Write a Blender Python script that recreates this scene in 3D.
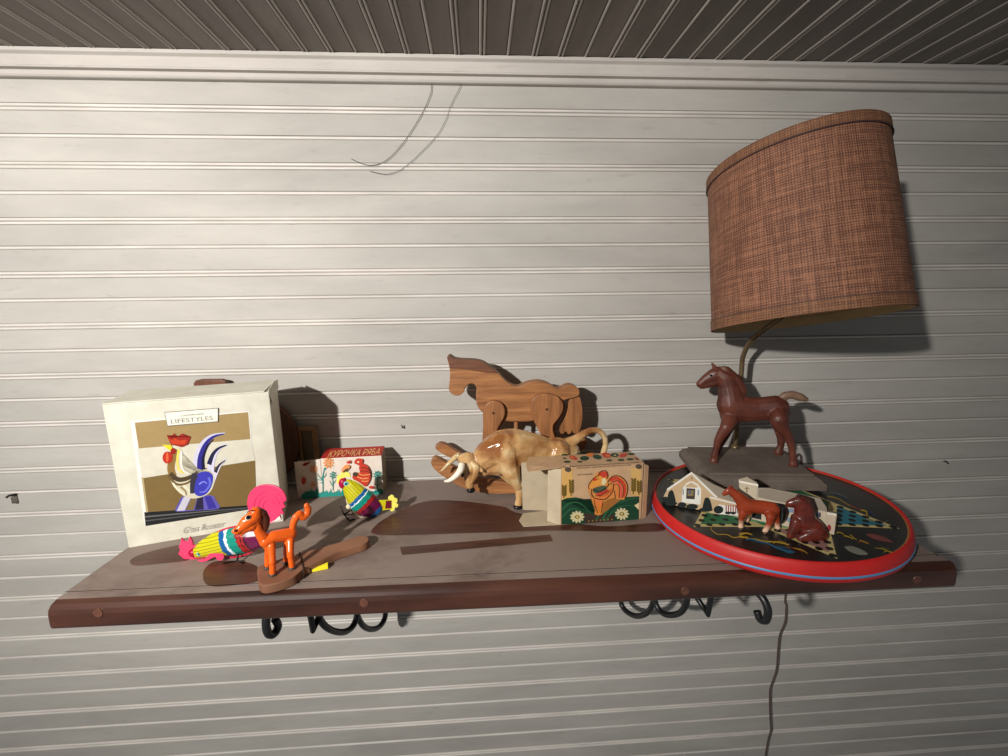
import bpy, bmesh, math, random
import numpy as np
from mathutils import Vector, Matrix

random.seed(7)
for o in list(bpy.data.objects):
    bpy.data.objects.remove(o, do_unlink=True)
SC = bpy.context.scene
COL = SC.collection

# ------------------------------------------------------------------ camera
CZ = 1.942                       # height of the lens above the floor
FPX = 434.0                      # focal length in pixels of the 1008 x 756 frame
YAW, PITCH, ROLL = .0564, -.1846, -.0119
cy_, sy_, cp_, sp_ = math.cos(YAW), math.sin(YAW), math.cos(PITCH), math.sin(PITCH)
CF = Vector((sy_*cp_, cy_*cp_, sp_))
r0 = Vector((cy_, -sy_, 0)); u0 = r0.cross(CF)
CR = math.cos(ROLL)*r0 + math.sin(ROLL)*u0
CU = -math.sin(ROLL)*r0 + math.cos(ROLL)*u0
CAM = Vector((0, 0, CZ))
cam_d = bpy.data.cameras.new('camera'); cam_d.sensor_width = 36; cam_d.lens = FPX/1008*36
cam_d.clip_start = .01
cam = bpy.data.objects.new('camera', cam_d); COL.objects.link(cam)
M = Matrix((CR, CU, -CF)).transposed().to_4x4(); M.translation = CAM
cam.matrix_world = M
SC.camera = cam

# ------------------------------------------------------------------ light and exposure
w = bpy.data.worlds.new('room_air'); SC.world = w; w.use_nodes = True
w.node_tree.nodes['Background'].inputs[0].default_value = (.95, .97, 1, 1)
w.node_tree.nodes['Background'].inputs[1].default_value = .13
SC.view_settings.view_transform = 'Standard'; SC.view_settings.look = 'None'
SC.view_settings.exposure = 0; SC.view_settings.gamma = 1; SC.view_settings.use_curve_mapping = False

def spot(name, loc, target, power, size, blend, radius, colour):
    l = bpy.data.lights.new(name, 'SPOT'); l.energy = power; l.spot_size = math.radians(size); l.spot_blend = blend
    l.shadow_soft_size = radius; l.color = colour
    o = bpy.data.objects.new(name, l); COL.objects.link(o); o.location = loc
    o.rotation_euler = (Vector(target)-Vector(loc)).to_track_quat('-Z', 'Y').to_euler()
    return o
LAMP = Vector((-.68, -.5, CZ+.325))
spot('room_lamp', LAMP, (-.33, .8, CZ-.06), 108, 112, 1.0, .022, (1, .965, .925))

# ------------------------------------------------------------------ photograph -> place helpers
def ray(px, py):
    return CF + CR*((px-504)/FPX) + CU*((378-py)/FPX)
def on_y(px, py, y):
    d = ray(px, py); return CAM + d*(y/d.y)
def on_z(px, py, z):
    d = ray(px, py); return CAM + d*((z-CZ)/d.z)
def on_plane(px, py, P0, n, d=0):
    r = ray(px, py); return CAM + r*(((P0-CAM).dot(n)+d)/r.dot(n))

class Plane:
    """An upright (or leaning) sheet through P0 along u; d moves towards the viewer."""
    def __init__(s, P0, u, lean=None):
        s.P0 = Vector(P0); s.u = Vector(u).normalized()
        if lean is None:
            s.n = Vector((s.u.y, -s.u.x, 0)).normalized(); s.v = Vector((0, 0, 1))
        else:
            s.v = Vector(lean).normalized(); s.n = s.u.cross(s.v).normalized(); s.v = s.n.cross(s.u)
    def pt(s, px, py, d=0): return on_plane(px, py, s.P0, s.n, d)
    def dof(s, P): return (P-s.P0).dot(s.n)
    def k(s, px, py, d=0): return (s.pt(px, py, d)-CAM).dot(CF)/FPX
    def poly(s, pts, d=0): return [s.pt(x, y, d) for x, y in pts]

class Strip(list):
    """outline of a brush stroke: left side out, right side back"""
def crop(ox, oy, sc, pts):
    return (Strip if isinstance(pts, Strip) else list)([(ox+p[0]/sc, oy+p[1]/sc)+tuple(p[2:]) for p in pts])

def catmull(pts, n=6, closed=False):
    pts = [tuple(p) for p in pts]; out = []; N = len(pts)
    rng = range(N) if closed else range(N-1)
    for i in rng:
        g = (lambda j: pts[j % N]) if closed else (lambda j: pts[max(0, min(N-1, j))])
        p0, p1, p2, p3 = g(i-1), g(i), g(i+1), g(i+2)
        for q in range(n):
            t = q/n
            out.append(tuple(.5*((2*b)+(-a+c)*t+(2*a-5*b+4*c-d)*t*t+(-a+3*b-3*c+d)*t**3)
                             for a, b, c, d in zip(p0, p1, p2, p3)))
    if not closed: out.append(pts[-1])
    return out

# ------------------------------------------------------------------ materials
def lin(c):
    return tuple(((v/255)/12.92 if v/255 <= .04045 else ((v/255+.055)/1.055)**2.4) for v in c)
def nodes_of(name):
    m = bpy.data.materials.new(name); m.use_nodes = True
    nt = m.node_tree; return m, nt, nt.nodes['Principled BSDF']
def ramp(nt, stops, interp='LINEAR'):
    r = nt.nodes.new('ShaderNodeValToRGB'); r.color_ramp.interpolation = interp
    el = r.color_ramp.elements
    while len(el) < len(stops): el.new(1)
    for e, (p, c) in zip(el, stops): e.position = p; e.color = (*c, 1)
    return r
def coords(nt, scale=(1, 1, 1), rot=(0, 0, 0), kind='Object'):
    tc = nt.nodes.new('ShaderNodeTexCoord'); mp = nt.nodes.new('ShaderNodeMapping')
    mp.inputs['Scale'].default_value = scale; mp.inputs['Rotation'].default_value = rot
    nt.links.new(tc.outputs[kind], mp.inputs[0]); return mp
def noise(nt, mp, scale, detail=4, rough=.55, dist=0):
    n = nt.nodes.new('ShaderNodeTexNoise'); n.inputs['Scale'].default_value = scale
    n.inputs['Detail'].default_value = detail; n.inputs['Roughness'].default_value = rough
    n.inputs['Distortion'].default_value = dist
    nt.links.new(mp.outputs[0], n.inputs['Vector']); return n
def bump(nt, b, src, strength, dist=.001):
    n = nt.nodes.new('ShaderNodeBump'); n.inputs['Strength'].default_value = strength; n.inputs['Distance'].default_value = dist
    nt.links.new(src, n.inputs['Height']); nt.links.new(n.outputs[0], b.inputs['Normal']); return n
def mat(name, c, rough=.5, vary=.12, scale=60, bmp=0, stretch=(1, 1, 1), metal=0, coat=0, c2=None, spec=.5):
    """plain finish with a fine procedural variation (c2 = second tone)"""
    m, nt, b = nodes_of(name); a = lin(c)
    bb = lin(c2) if c2 else tuple(v*(1-vary) for v in a)
    hi = a if c2 else tuple(min(1, v*(1+vary*.5)) for v in a)
    mp = coords(nt, stretch); n = noise(nt, mp, scale)
    r = ramp(nt, [(.3, bb), (.68, hi)]); nt.links.new(n.outputs['Fac'], r.inputs[0])
    nt.links.new(r.outputs[0], b.inputs['Base Color'])
    b.inputs['Roughness'].default_value = rough; b.inputs['Metallic'].default_value = metal
    b.inputs['Coat Weight'].default_value = coat; b.inputs['Coat Roughness'].default_value = .12
    b.inputs['Specular IOR Level'].default_value = spec
    if bmp: bump(nt, b, n.outputs['Fac'], bmp)
    return m
def wood(name, c1, c2, along='X', rough=.45, grain=28, coat=0):
    m, nt, b = nodes_of(name)
    st = {'X': (.09, 1, 1), 'Y': (1, .09, 1), 'Z': (1, 1, .09)}[along]
    mp = coords(nt, st); n = noise(nt, mp, grain*8, 6, .65, .4); n2 = noise(nt, mp, grain*2.2, 3, .5, 1.2)
    mx = nt.nodes.new('ShaderNodeMath'); mx.operation = 'MULTIPLY_ADD'; mx.inputs[1].default_value = .5
    nt.links.new(n.outputs['Fac'], mx.inputs[0])
    h = nt.nodes.new('ShaderNodeMath'); h.operation = 'MULTIPLY'; h.inputs[1].default_value = .5
    nt.links.new(n2.outputs['Fac'], h.inputs[0]); nt.links.new(h.outputs[0], mx.inputs[2])
    r = ramp(nt, [(.34, lin(c1)), (.62, lin(c2))]); nt.links.new(mx.outputs[0], r.inputs[0])
    nt.links.new(r.outputs[0], b.inputs['Base Color']); b.inputs['Roughness'].default_value = rough
    b.inputs['Coat Weight'].default_value = coat; b.inputs['Coat Roughness'].default_value = .15
    bump(nt, b, mx.outputs[0], .12, .0006)
    return m

def paint_boards(name, c_lo, c_hi, along):
    """old oil paint on boards: soft grey-pink blotches drawn out along the board, small chips"""
    m, nt, b = nodes_of(name)
    st = (.35, 1, 1.6) if along == 'X' else (1.6, .35, 1)
    mp = coords(nt, st); n = noise(nt, mp, 7, 6, .62, .3); n2 = noise(nt, mp, 60, 5, .6)
    mp2 = coords(nt, (.12, 1, 1) if along == 'X' else (1, .12, 1)); n3 = noise(nt, mp2, 220, 3, .6)
    r = ramp(nt, [(.3, lin(c_lo)), (.7, lin(c_hi))]); nt.links.new(n.outputs['Fac'], r.inputs[0])
    r2 = ramp(nt, [(.27, (.62, .58, .55)), (.40, (1, 1, 1))]); nt.links.new(n2.outputs['Fac'], r2.inputs[0])
    mu = nt.nodes.new('ShaderNodeMixRGB'); mu.blend_type = 'MULTIPLY'; mu.inputs[0].default_value = .35
    nt.links.new(r.outputs[0], mu.inputs[1]); nt.links.new(r2.outputs[0], mu.inputs[2])
    nt.links.new(mu.outputs[0], b.inputs['Base Color']); b.inputs['Roughness'].default_value = .78
    b.inputs['Specular IOR Level'].default_value = .3
    bump(nt, b, n3.outputs['Fac'], .06, .0005)
    return m

def dusty_wood(name):
    m, nt, b = nodes_of(name)
    mp = coords(nt, (.12, 1, 1)); g = noise(nt, mp, 120, 5, .6, .3)
    rw = ramp(nt, [(.35, lin((50, 26, 19))), (.65, lin((84, 46, 34)))]); nt.links.new(g.outputs['Fac'], rw.inputs[0])
    mp2 = coords(nt, (.6, 1, 1)); d = noise(nt, mp2, 9, 7, .68, .4)
    rd = ramp(nt, [(.30, (.35, .35, .35)), (.50, (.92, .92, .92))]); nt.links.new(d.outputs['Fac'], rd.inputs[0])
    mx = nt.nodes.new('ShaderNodeMixRGB'); nt.links.new(rd.outputs[0], mx.inputs[0])
    nt.links.new(rw.outputs[0], mx.inputs[1]); mx.inputs[2].default_value = (*lin((140, 125, 115)), 1)
    nt.links.new(mx.outputs[0], b.inputs['Base Color'])
    b.inputs['Roughness'].default_value = .62
    return m

def burlap(name, c1, c2):
    m, nt, b = nodes_of(name)
    tc = nt.nodes.new('ShaderNodeTexCoord')
    def wave(dirn, sc):
        wv = nt.nodes.new('ShaderNodeTexWave'); wv.wave_type = 'BANDS'; wv.bands_direction = dirn
        wv.inputs['Scale'].default_value = sc; wv.inputs['Distortion'].default_value = 2.4
        wv.inputs['Detail'].default_value = 2; wv.inputs['Detail Scale'].default_value = 1.5
        nt.links.new(tc.outputs['UV'], wv.inputs['Vector']); return wv
    a, c = wave('X', 95), wave('Y', 95)
    mxx = nt.nodes.new('ShaderNodeMath'); mxx.operation = 'MULTIPLY'
    nt.links.new(a.outputs['Fac'], mxx.inputs[0]); nt.links.new(c.outputs['Fac'], mxx.inputs[1])
    mp = nt.nodes.new('ShaderNodeMapping'); mp.inputs['Scale'].default_value = (1, 14, 1)
    nt.links.new(tc.outputs['UV'], mp.inputs[0]); n = noise(nt, mp, 14, 5, .7)
    mp2 = nt.nodes.new('ShaderNodeMapping'); mp2.inputs['Scale'].default_value = (14, 1, 1)
    nt.links.new(tc.outputs['UV'], mp2.inputs[0]); n2 = noise(nt, mp2, 14, 5, .7)
    ad = nt.nodes.new('ShaderNodeMath'); ad.operation = 'ADD'
    nt.links.new(n.outputs['Fac'], ad.inputs[0]); nt.links.new(n2.outputs['Fac'], ad.inputs[1])
    ad2 = nt.nodes.new('ShaderNodeMath'); ad2.operation = 'MULTIPLY_ADD'; ad2.inputs[1].default_value = .48
    nt.links.new(mxx.outputs[0], ad2.inputs[0]); nt.links.new(ad.outputs[0], ad2.inputs[2])
    r = ramp(nt, [(.70, lin(c1)), (.98, lin(c2))])
    sc = nt.nodes.new('ShaderNodeMath'); sc.operation = 'MULTIPLY'; sc.inputs[1].default_value = .72
    nt.links.new(ad2.outputs[0], sc.inputs[0]); nt.links.new(sc.outputs[0], r.inputs[0])
    nt.links.new(r.outputs[0], b.inputs['Base Color']); b.inputs['Roughness'].default_value = .75
    bump(nt, b, mxx.outputs[0], .6, .0008)
    return m

def banded(name, stops, origin, axis, length, rough=.34, stripes=0):
    """lithographed tin: hard colour bands measured along one axis of the object"""
    m, nt, b = nodes_of(name)
    tc = nt.nodes.new('ShaderNodeTexCoord')
    sub = nt.nodes.new('ShaderNodeVectorMath'); sub.operation = 'SUBTRACT'; sub.inputs[1].default_value = origin
    nt.links.new(tc.outputs['Object'], sub.inputs[0])
    dt = nt.nodes.new('ShaderNodeVectorMath'); dt.operation = 'DOT_PRODUCT'; dt.inputs[1].default_value = Vector(axis).normalized()/length
    nt.links.new(sub.outputs[0], dt.inputs[0])
    mp = coords(nt); n = noise(nt, mp, 260, 3)
    wob = nt.nodes.new('ShaderNodeMath'); wob.operation = 'MULTIPLY_ADD'; wob.inputs[1].default_value = .07
    nt.links.new(n.outputs['Fac'], wob.inputs[0])
    nt.links.new(dt.outputs['Value'], wob.inputs[2])
    r = ramp(nt, [(max(0, p), lin(c)) for p, c in stops], 'CONSTANT'); nt.links.new(wob.outputs[0], r.inputs[0])
    out = r.outputs[0]
    if stripes:
        # feather strokes running with the axis on the neck
        side = Vector(axis).normalized().cross(Vector((0, 1, 0)))
        d2 = nt.nodes.new('ShaderNodeVectorMath'); d2.operation = 'DOT_PRODUCT'; d2.inputs[1].default_value = side
        nt.links.new(sub.outputs[0], d2.inputs[0])
        s = nt.nodes.new('ShaderNodeMath'); s.operation = 'MULTIPLY'; s.inputs[1].default_value = stripes
        nt.links.new(d2.outputs['Value'], s.inputs[0])
        sn = nt.nodes.new('ShaderNodeMath'); sn.operation = 'SINE'; nt.links.new(s.outputs[0], sn.inputs[0])
        rr = ramp(nt, [(.0, (1, 1, 1)), (.70, (.52, .56, .30))], 'CONSTANT'); nt.links.new(sn.outputs[0], rr.inputs[0])
        mu = nt.nodes.new('ShaderNodeMixRGB'); mu.blend_type = 'MULTIPLY'
        lt = nt.nodes.new('ShaderNodeMath'); lt.operation = 'LESS_THAN'; lt.inputs[1].default_value = stops[1][0]
        nt.links.new(wob.outputs[0], lt.inputs[0]); nt.links.new(lt.outputs[0], mu.inputs[0])
        nt.links.new(out, mu.inputs[1]); nt.links.new(rr.outputs[0], mu.inputs[2]); out = mu.outputs[0]
    nt.links.new(out, b.inputs['Base Color']); b.inputs['Roughness'].default_value = rough
    b.inputs['Coat Weight'].default_value = .15; b.inputs['Coat Roughness'].default_value = .2
    return m

MATS = {}
def flat(c, rough=.55):
    k = (tuple(c), rough)
    if k not in MATS: MATS[k] = mat('print_%d_%d_%d' % tuple(c), c, rough, .06, 90, spec=.28)
    return MATS[k]

# ------------------------------------------------------------------ mesh helpers
def add_poly(bm, pts, mi=0):
    try:
        f = bm.faces.new([bm.verts.new(p) for p in pts]); f.material_index = mi; return f
    except ValueError: return None
def add_prism(bm, pts, off, mi=0, mi_side=None):
    """closed outline pts plus the same outline moved by the vector off"""
    a = [bm.verts.new(p) for p in pts]; b = [bm.verts.new(Vector(p)+off) for p in pts]
    n = len(a); fs = [bm.faces.new(a), bm.faces.new(b[::-1])]
    for f in fs: f.material_index = mi
    for i in range(n):
        f = bm.faces.new((a[i], b[i], b[(i+1) % n], a[(i+1) % n])); f.material_index = mi if mi_side is None else mi_side
    return fs
def add_box(bm, c, sx, sy, sz, R=None, mi=0):
    R = R or Matrix.Identity(3); v = []
    for dz in (-.5, .5):
        for dx, dy in ((-.5, -.5), (.5, -.5), (.5, .5), (-.5, .5)):
            v.append(bm.verts.new(Vector(c)+R @ Vector((dx*sx, dy*sy, dz*sz))))
    for q in ((3, 2, 1, 0), (4, 5, 6, 7), (0, 1, 5, 4), (1, 2, 6, 5), (2, 3, 7, 6), (3, 0, 4, 7)):
        bm.faces.new([v[i] for i in q]).material_index = mi
def add_tube(bm, pts, r, seg=10, closed=False, mi=0, flat_=1.0):
    pts = [Vector(p) for p in pts]; N = len(pts)
    rad = [r]*N if not hasattr(r, '__len__') else list(r)
    T = []
    for i in range(N):
        a = pts[i-1] if (i or closed) else pts[i]; b = pts[(i+1) % N] if (i < N-1 or closed) else pts[i]
        t = b-a; T.append(t.normalized() if t.length > 1e-9 else Vector((0, 0, 1)))
    nrm = T[0].orthogonal().normalized(); rings = []
    for i in range(N):
        nrm = (nrm - T[i]*nrm.dot(T[i])).normalized(); bi = T[i].cross(nrm)
        rings.append([bm.verts.new(pts[i]+(nrm*math.cos(2*math.pi*k/seg)*flat_+bi*math.sin(2*math.pi*k/seg))*rad[i]) for k in range(seg)])
    for i in range(N if closed else N-1):
        A, B = rings[i], rings[(i+1) % N]
        for k in range(seg):
            f = bm.faces.new((A[k], A[(k+1) % seg], B[(k+1) % seg], B[k])); f.smooth = True; f.material_index = mi
    if not closed:
        for R_ in (rings[0][::-1], rings[-1]):
            bm.faces.new(R_).material_index = mi
def add_ellipsoid(bm, c, ax, mi=0, seg=16, rings=10):
    """ax = three half-axis vectors"""
    g = []
    for i in range(rings+1):
        th = math.pi*i/rings
        if i in (0, rings): g.append([bm.verts.new(Vector(c)+ax[2]*math.cos(th))]); continue
        g.append([bm.verts.new(Vector(c)+ax[2]*math.cos(th)+(ax[0]*math.cos(2*math.pi*k/seg)+ax[1]*math.sin(2*math.pi*k/seg))*math.sin(th)) for k in range(seg)])
    for i in range(rings):
        for k in range(seg):
            A, B = g[i], g[i+1]; k2 = (k+1) % seg
            vs = [A[0], B[k], B[k2]] if len(A) == 1 else ([A[k], B[0], A[k2]] if len(B) == 1 else [A[k], B[k], B[k2], A[k2]])
            f = bm.faces.new(vs); f.smooth = True; f.material_index = mi
def add_ring_loft(bm, rings, closed_ends=True, mi=0, smooth=True):
    R = [[bm.verts.new(p) for p in r] for r in rings]; n = len(R[0])
    for A, B in zip(R, R[1:]):
        for k in range(n):
            f = bm.faces.new((A[k], A[(k+1) % n], B[(k+1) % n], B[k])); f.smooth = smooth; f.material_index = mi
    if closed_ends:
        bm.faces.new(R[0][::-1]).material_index = mi; bm.faces.new(R[-1]).material_index = mi

def tag(o, label=None, cat=None, group=None, kind=None):
    if label: o['label'] = label
    if cat: o['category'] = cat
    if group: o['group'] = group
    if kind: o['kind'] = kind
    return o
def thing(name, loc, label, cat, group=None):
    o = bpy.data.objects.new(name, None); COL.objects.link(o); o.location = loc
    o.empty_display_size = .02
    return tag(o, label, cat, group)
def world_loc(o):
    v = Vector(o.location)
    while o.parent: o = o.parent; v += o.location
    return v
def build(name, bm, mats, parent=None, bevel=0, label=None, origin=None, smooth=False, seg=2):
    """bm holds world coordinates; the object is linked at its parent's spot (or at origin)"""
    base = world_loc(parent) if parent else Vector(origin or (0, 0, 0))
    bmesh.ops.translate(bm, verts=bm.verts, vec=-base)
    bmesh.ops.recalc_face_normals(bm, faces=bm.faces)
    if smooth:
        for f in bm.faces: f.smooth = True
    me = bpy.data.meshes.new(name); bm.to_mesh(me); bm.free()
    for m in (mats if isinstance(mats, (list, tuple)) else [mats]): me.materials.append(m)
    o = bpy.data.objects.new(name, me); COL.objects.link(o)
    if parent: o.parent = parent
    else: o.location = base
    if bevel:
        b = o.modifiers.new('bevel', 'BEVEL'); b.width = bevel; b.segments = seg; b.limit_method = 'ANGLE'; b.angle_limit = math.radians(40)
        b.harden_normals = False
    if label: o['label'] = label
    return o

ICO = None
def ico():
    global ICO
    if ICO is None:
        b = bmesh.new(); bmesh.ops.create_icosphere(b, subdivisions=2, radius=1); ICO = [v.co.copy() for v in b.verts]; b.free()
    return ICO
def blob(chains, pl, fd=1.0, voxel=.0009, it=6, fac=.5):
    """chains of (px, py, r_px[, d[, fd]]) on the plane pl -> one continuous smooth mesh (world coordinates)"""
    big = bmesh.new()
    for ch in chains:
        sph = []
        for q in ch:
            px, py, r = q[:3]; d = q[3] if len(q) > 3 else 0; f = q[4] if len(q) > 4 else fd
            P = pl.pt(px, py, d); R = r*pl.k(px, py, d); sph.append((P, R, f))
        pairs = list(zip(sph, sph[1:])) if len(sph) > 1 else [(sph[0], sph[0])]
        for a, b in pairs:
            t = bmesh.new()
            for P, R, f in ({id(a): a, id(b): b}.values()):
                for c in ico():
                    dn = c.dot(pl.n); t.verts.new(P+(c+pl.n*dn*(f-1))*R)
            rs = bmesh.ops.convex_hull(t, input=t.verts)
            bmesh.ops.delete(t, geom=[g for g in set(rs['geom_interior'])|set(rs['geom_unused']) if isinstance(g, bmesh.types.BMVert)], context='VERTS')
            bmesh.ops.recalc_face_normals(t, faces=t.faces)
            me = bpy.data.meshes.new('t'); t.to_mesh(me); t.free(); big.from_mesh(me); bpy.data.meshes.remove(me)
    me = bpy.data.meshes.new('t'); big.to_mesh(me); big.free()
    o = bpy.data.objects.new('t', me); COL.objects.link(o)
    m = o.modifiers.new('r', 'REMESH'); m.mode = 'VOXEL'; m.voxel_size = voxel
    s = o.modifiers.new('s', 'SMOOTH'); s.factor = fac; s.iterations = it
    dg = bpy.context.evaluated_depsgraph_get(); dg.update()
    new = bpy.data.meshes.new_from_object(o.evaluated_get(dg))
    bpy.data.objects.remove(o, do_unlink=True); bpy.data.meshes.remove(me)
    b = bmesh.new(); b.from_mesh(new); bpy.data.meshes.remove(new)
    return b
def text_bm(body, pl, px, py, width, height, d, shear=0, ang=0, depth=0):
    """lettering laid on plane pl: centred at the pixel, fitted to width x height (metres)"""
    c = bpy.data.curves.new('t', 'FONT'); c.body = body; c.align_x = 'CENTER'; c.align_y = 'CENTER'; c.shear = shear
    c.extrude = depth; c.resolution_u = 3
    o = bpy.data.objects.new('t', c); COL.objects.link(o)
    dg = bpy.context.evaluated_depsgraph_get(); dg.update()
    me = bpy.data.meshes.new_from_object(o.evaluated_get(dg))
    bpy.data.objects.remove(o, do_unlink=True)
    b = bmesh.new(); b.from_mesh(me); bpy.data.meshes.remove(me)
    xs = [v.co.x for v in b.verts]; ys = [v.co.y for v in b.verts]
    if not xs: return b
    cx, cyy = (min(xs)+max(xs))/2, (min(ys)+max(ys))/2
    sx, sy = width/(max(xs)-min(xs)), height/(max(ys)-min(ys))
    O = pl.pt(px, py, d)
    for v in b.verts:
        x, y = (v.co.x-cx)*sx, (v.co.y-cyy)*sy
        x, y = x*math.cos(ang)-y*math.sin(ang), x*math.sin(ang)+y*math.cos(ang)
        v.co = O + pl.u*x + pl.v*y
    return b
def decal(name, parent, pl, items, d0=.0003, step=.00003, rough=.5, label=None):
    """printed artwork: flat colour shapes lying on the face of their sheet"""
    bm = bmesh.new(); ms = []; cols = []
    for i, (c, pts) in enumerate(items):
        c = tuple(c)
        if c not in cols: cols.append(c); ms.append(flat(c, rough))
        if isinstance(pts, Strip):
            v = [bm.verts.new(p) for p in pl.poly([p[:2] for p in pts], d0+step*i)]; N = len(v)
            for j in range(N//2-1):
                bm.faces.new((v[j], v[j+1], v[N-2-j], v[N-1-j])).material_index = cols.index(c)
        else: add_poly(bm, pl.poly([p[:2] for p in pts], d0+step*i), cols.index(c))
    bmesh.ops.triangulate(bm, faces=bm.faces, ngon_method='EAR_CLIP')
    base = world_loc(parent); bmesh.ops.translate(bm, verts=bm.verts, vec=-base)
    for f in bm.faces:
        f.normal_update()
        if f.normal.dot(pl.n) < 0: f.normal_flip()
    me = bpy.data.meshes.new(name); bm.to_mesh(me); bm.free()
    for m in ms: me.materials.append(m)
    o = bpy.data.objects.new(name, me); COL.objects.link(o); o.parent = parent
    if label: o['label'] = label
    return o
def ell(cx, cy, rx, ry, n=18, a0=0, a1=2*math.pi, rot=0):
    return [(cx+rx*math.cos(a)*math.cos(rot)-ry*math.sin(a)*math.sin(rot), cy+rx*math.cos(a)*math.sin(rot)+ry*math.sin(a)*math.cos(rot))
            for a in [a0+(a1-a0)*i/n for i in range(n if abs(a1-a0-2*math.pi) < 1e-6 else n+1)]]
def stroke(pts, w0, w1=None, n=5):
    """a brush stroke in pixels as an outline"""
    p = catmull(pts, n); L = []; R = []
    for i, q in enumerate(p):
        a = p[max(0, i-1)]; b = p[min(len(p)-1, i+1)]; dx, dy = b[0]-a[0], b[1]-a[1]; l = math.hypot(dx, dy) or 1
        t = i/(len(p)-1); w = (w0+(((w1 if w1 is not None else w0)-w0)*t))/2
        L.append((q[0]-dy/l*w, q[1]+dx/l*w)); R.append((q[0]+dy/l*w, q[1]-dx/l*w))
    return Strip(L+R[::-1])

# ------------------------------------------------------------------ the room
WALL_Y = .8
m_wall = paint_boards('aged_wall_paint', (168, 164, 157), (191, 187, 179), 'X')
m_bead = mat('clean_bead_paint', (216, 210, 202), .6, .16, 40, 0, (.2, 1, 1))
m_ceil = paint_boards('dark_ceiling_paint', (112, 105, 99), (136, 129, 122), 'Y')  # darker tone than the wall paint all over
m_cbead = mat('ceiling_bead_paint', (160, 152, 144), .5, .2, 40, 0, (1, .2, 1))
m_trim = paint_boards('aged_trim_paint', (178, 172, 165), (202, 196, 188), 'X')
X0, X1 = -2.4, 2.6
PITCH_Z = .0434; ROW0 = .3061
def bead_profile(double):
    """(along, out, painted) offsets of the moulded beads between two boards; out > 0 stands proud"""
    def rnd(c, r, h, n=6): return [(c+math.cos(math.pi*k/n)*r, math.sin(math.pi*k/n)*h-.0004, 1) for k in range(n+1)]
    if double:
        return [(.0066, 0, 0), (.0060, -.0020, 0), (.0054, -.0020, 0)]+rnd(.0030, .0022, .0022)+[(.0004, -.0016, 0), (-.0004, -.0016, 0)]+rnd(-.0029, .0021, .0022)+[(-.0054, -.0012, 0), (-.0060, 0, 0)]
    return [(.0048, 0, 0), (.0044, -.0026, 0), (.0034, -.0026, 0)]+rnd(.0009, .0022, .0020)+[(-.0017, -.0010, 0), (-.0024, 0, 0)]
def extrude_profile(name, prof, a, b, ms):
    bm = bmesh.new(); A = [bm.verts.new(a(q)) for q in prof]; B = [bm.verts.new(b(q)) for q in prof]
    for i in range(len(prof)-1):
        f = bm.faces.new((A[i], A[i+1], B[i+1], B[i])); f.material_index = 1 if prof[i][2] and prof[i+1][2] else 0
    me = bpy.data.meshes.new(name); bm.to_mesh(me); bm.free()
    for m in ms: me.materials.append(m)
    o = bpy.data.objects.new(name, me); COL.objects.link(o); tag(o, kind='structure'); return o
prof = [(.40, 0, 0)]
n = 0
while ROW0-n*PITCH_Z > -CZ+.03:
    z = ROW0-n*PITCH_Z
    prof += [(z+q[0], q[1], q[2]) for q in bead_profile(n % 2 == 0)]; n += 1
prof.append((-CZ, 0, 0))
extrude_profile('wall_back', prof, lambda q: (X0, WALL_Y-q[1], CZ+q[0]), lambda q: (X1, WALL_Y-q[1], CZ+q[0]), (m_wall, m_bead))
# ceiling: boards run away from the wall
CEIL = .380
xs = [.0153]
while xs[-1] > X0+.05: xs.append(xs[-1]-.0393)
xr = .0153
for k in range(80):
    xr += .0418 if k < 5 else (.0442 if k < 10 else .0452)
    if xr < X1-.03: xs.append(xr)
xs.sort(); prof = [(X0, 0, 0)]
for i, x in enumerate(xs): prof += [(x-q[0], q[1], q[2]) for q in bead_profile(i % 3 != 2)]
prof.append((X1, 0, 0))
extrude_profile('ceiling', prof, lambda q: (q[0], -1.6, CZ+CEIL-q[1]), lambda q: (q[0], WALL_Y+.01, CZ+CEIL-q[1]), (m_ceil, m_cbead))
# flat cornice with a bevelled lip
bm = bmesh.new()
tr = [(.0, CEIL-.0005), (-.026, CEIL-.0005), (-.027, CEIL-.006), (-.0215, CEIL-.009), (-.0190, .3585), (-.0205, .3565), (-.0205, .3545), (-.012, .3542), (-.0118, .3485), (-.010, .3462), (-.008, .3455), (0, .3455)]
A = [bm.verts.new((X0, WALL_Y+q[0], CZ+q[1])) for q in tr]; B = [bm.verts.new((X1, WALL_Y+q[0], CZ+q[1])) for q in tr]
for i in range(len(tr)): bm.faces.new((A[i], A[(i+1) % len(tr)], B[(i+1) % len(tr)], B[i]))
bm.faces.new(A[::-1]); bm.faces.new(B)
tag(build('trim_1', bm, m_trim, bevel=.0008), kind='structure')

# ------------------------------------------------------------------ shelf
ZS = CZ-.3423
m_board = dusty_wood('dusty_mahogany')
m_rail = mat('worn_mahogany', (84, 50, 38), .36, .3, 20, .08, (.22, 1, 1), coat=.22, c2=(38, 22, 18))
m_clean_shadow = wood('wiped_and_shadow_mahogany', (58, 32, 24), (92, 54, 40), 'X', .42)
m_plug = mat('wood_plug', (100, 64, 50), .4, .2, 150)
SL, SR = -.503, .600
shelf = thing('wall_shelf', (.05, .64, ZS-.04), 'long dark mahogany shelf on the white boarded wall, holding all the toys', 'shelf')
bm = bmesh.new(); add_box(bm, ((SL+SR)/2, (.4965+.788)/2, ZS-.015), SR-SL, .788-.4965, .030)
SKEW = .0075/1.1
for v in bm.verts:
    if v.co.y < .6: v.co.y -= (v.co.x-SL)*SKEW
build('board', bm, m_board, shelf, bevel=.0008)
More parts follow.
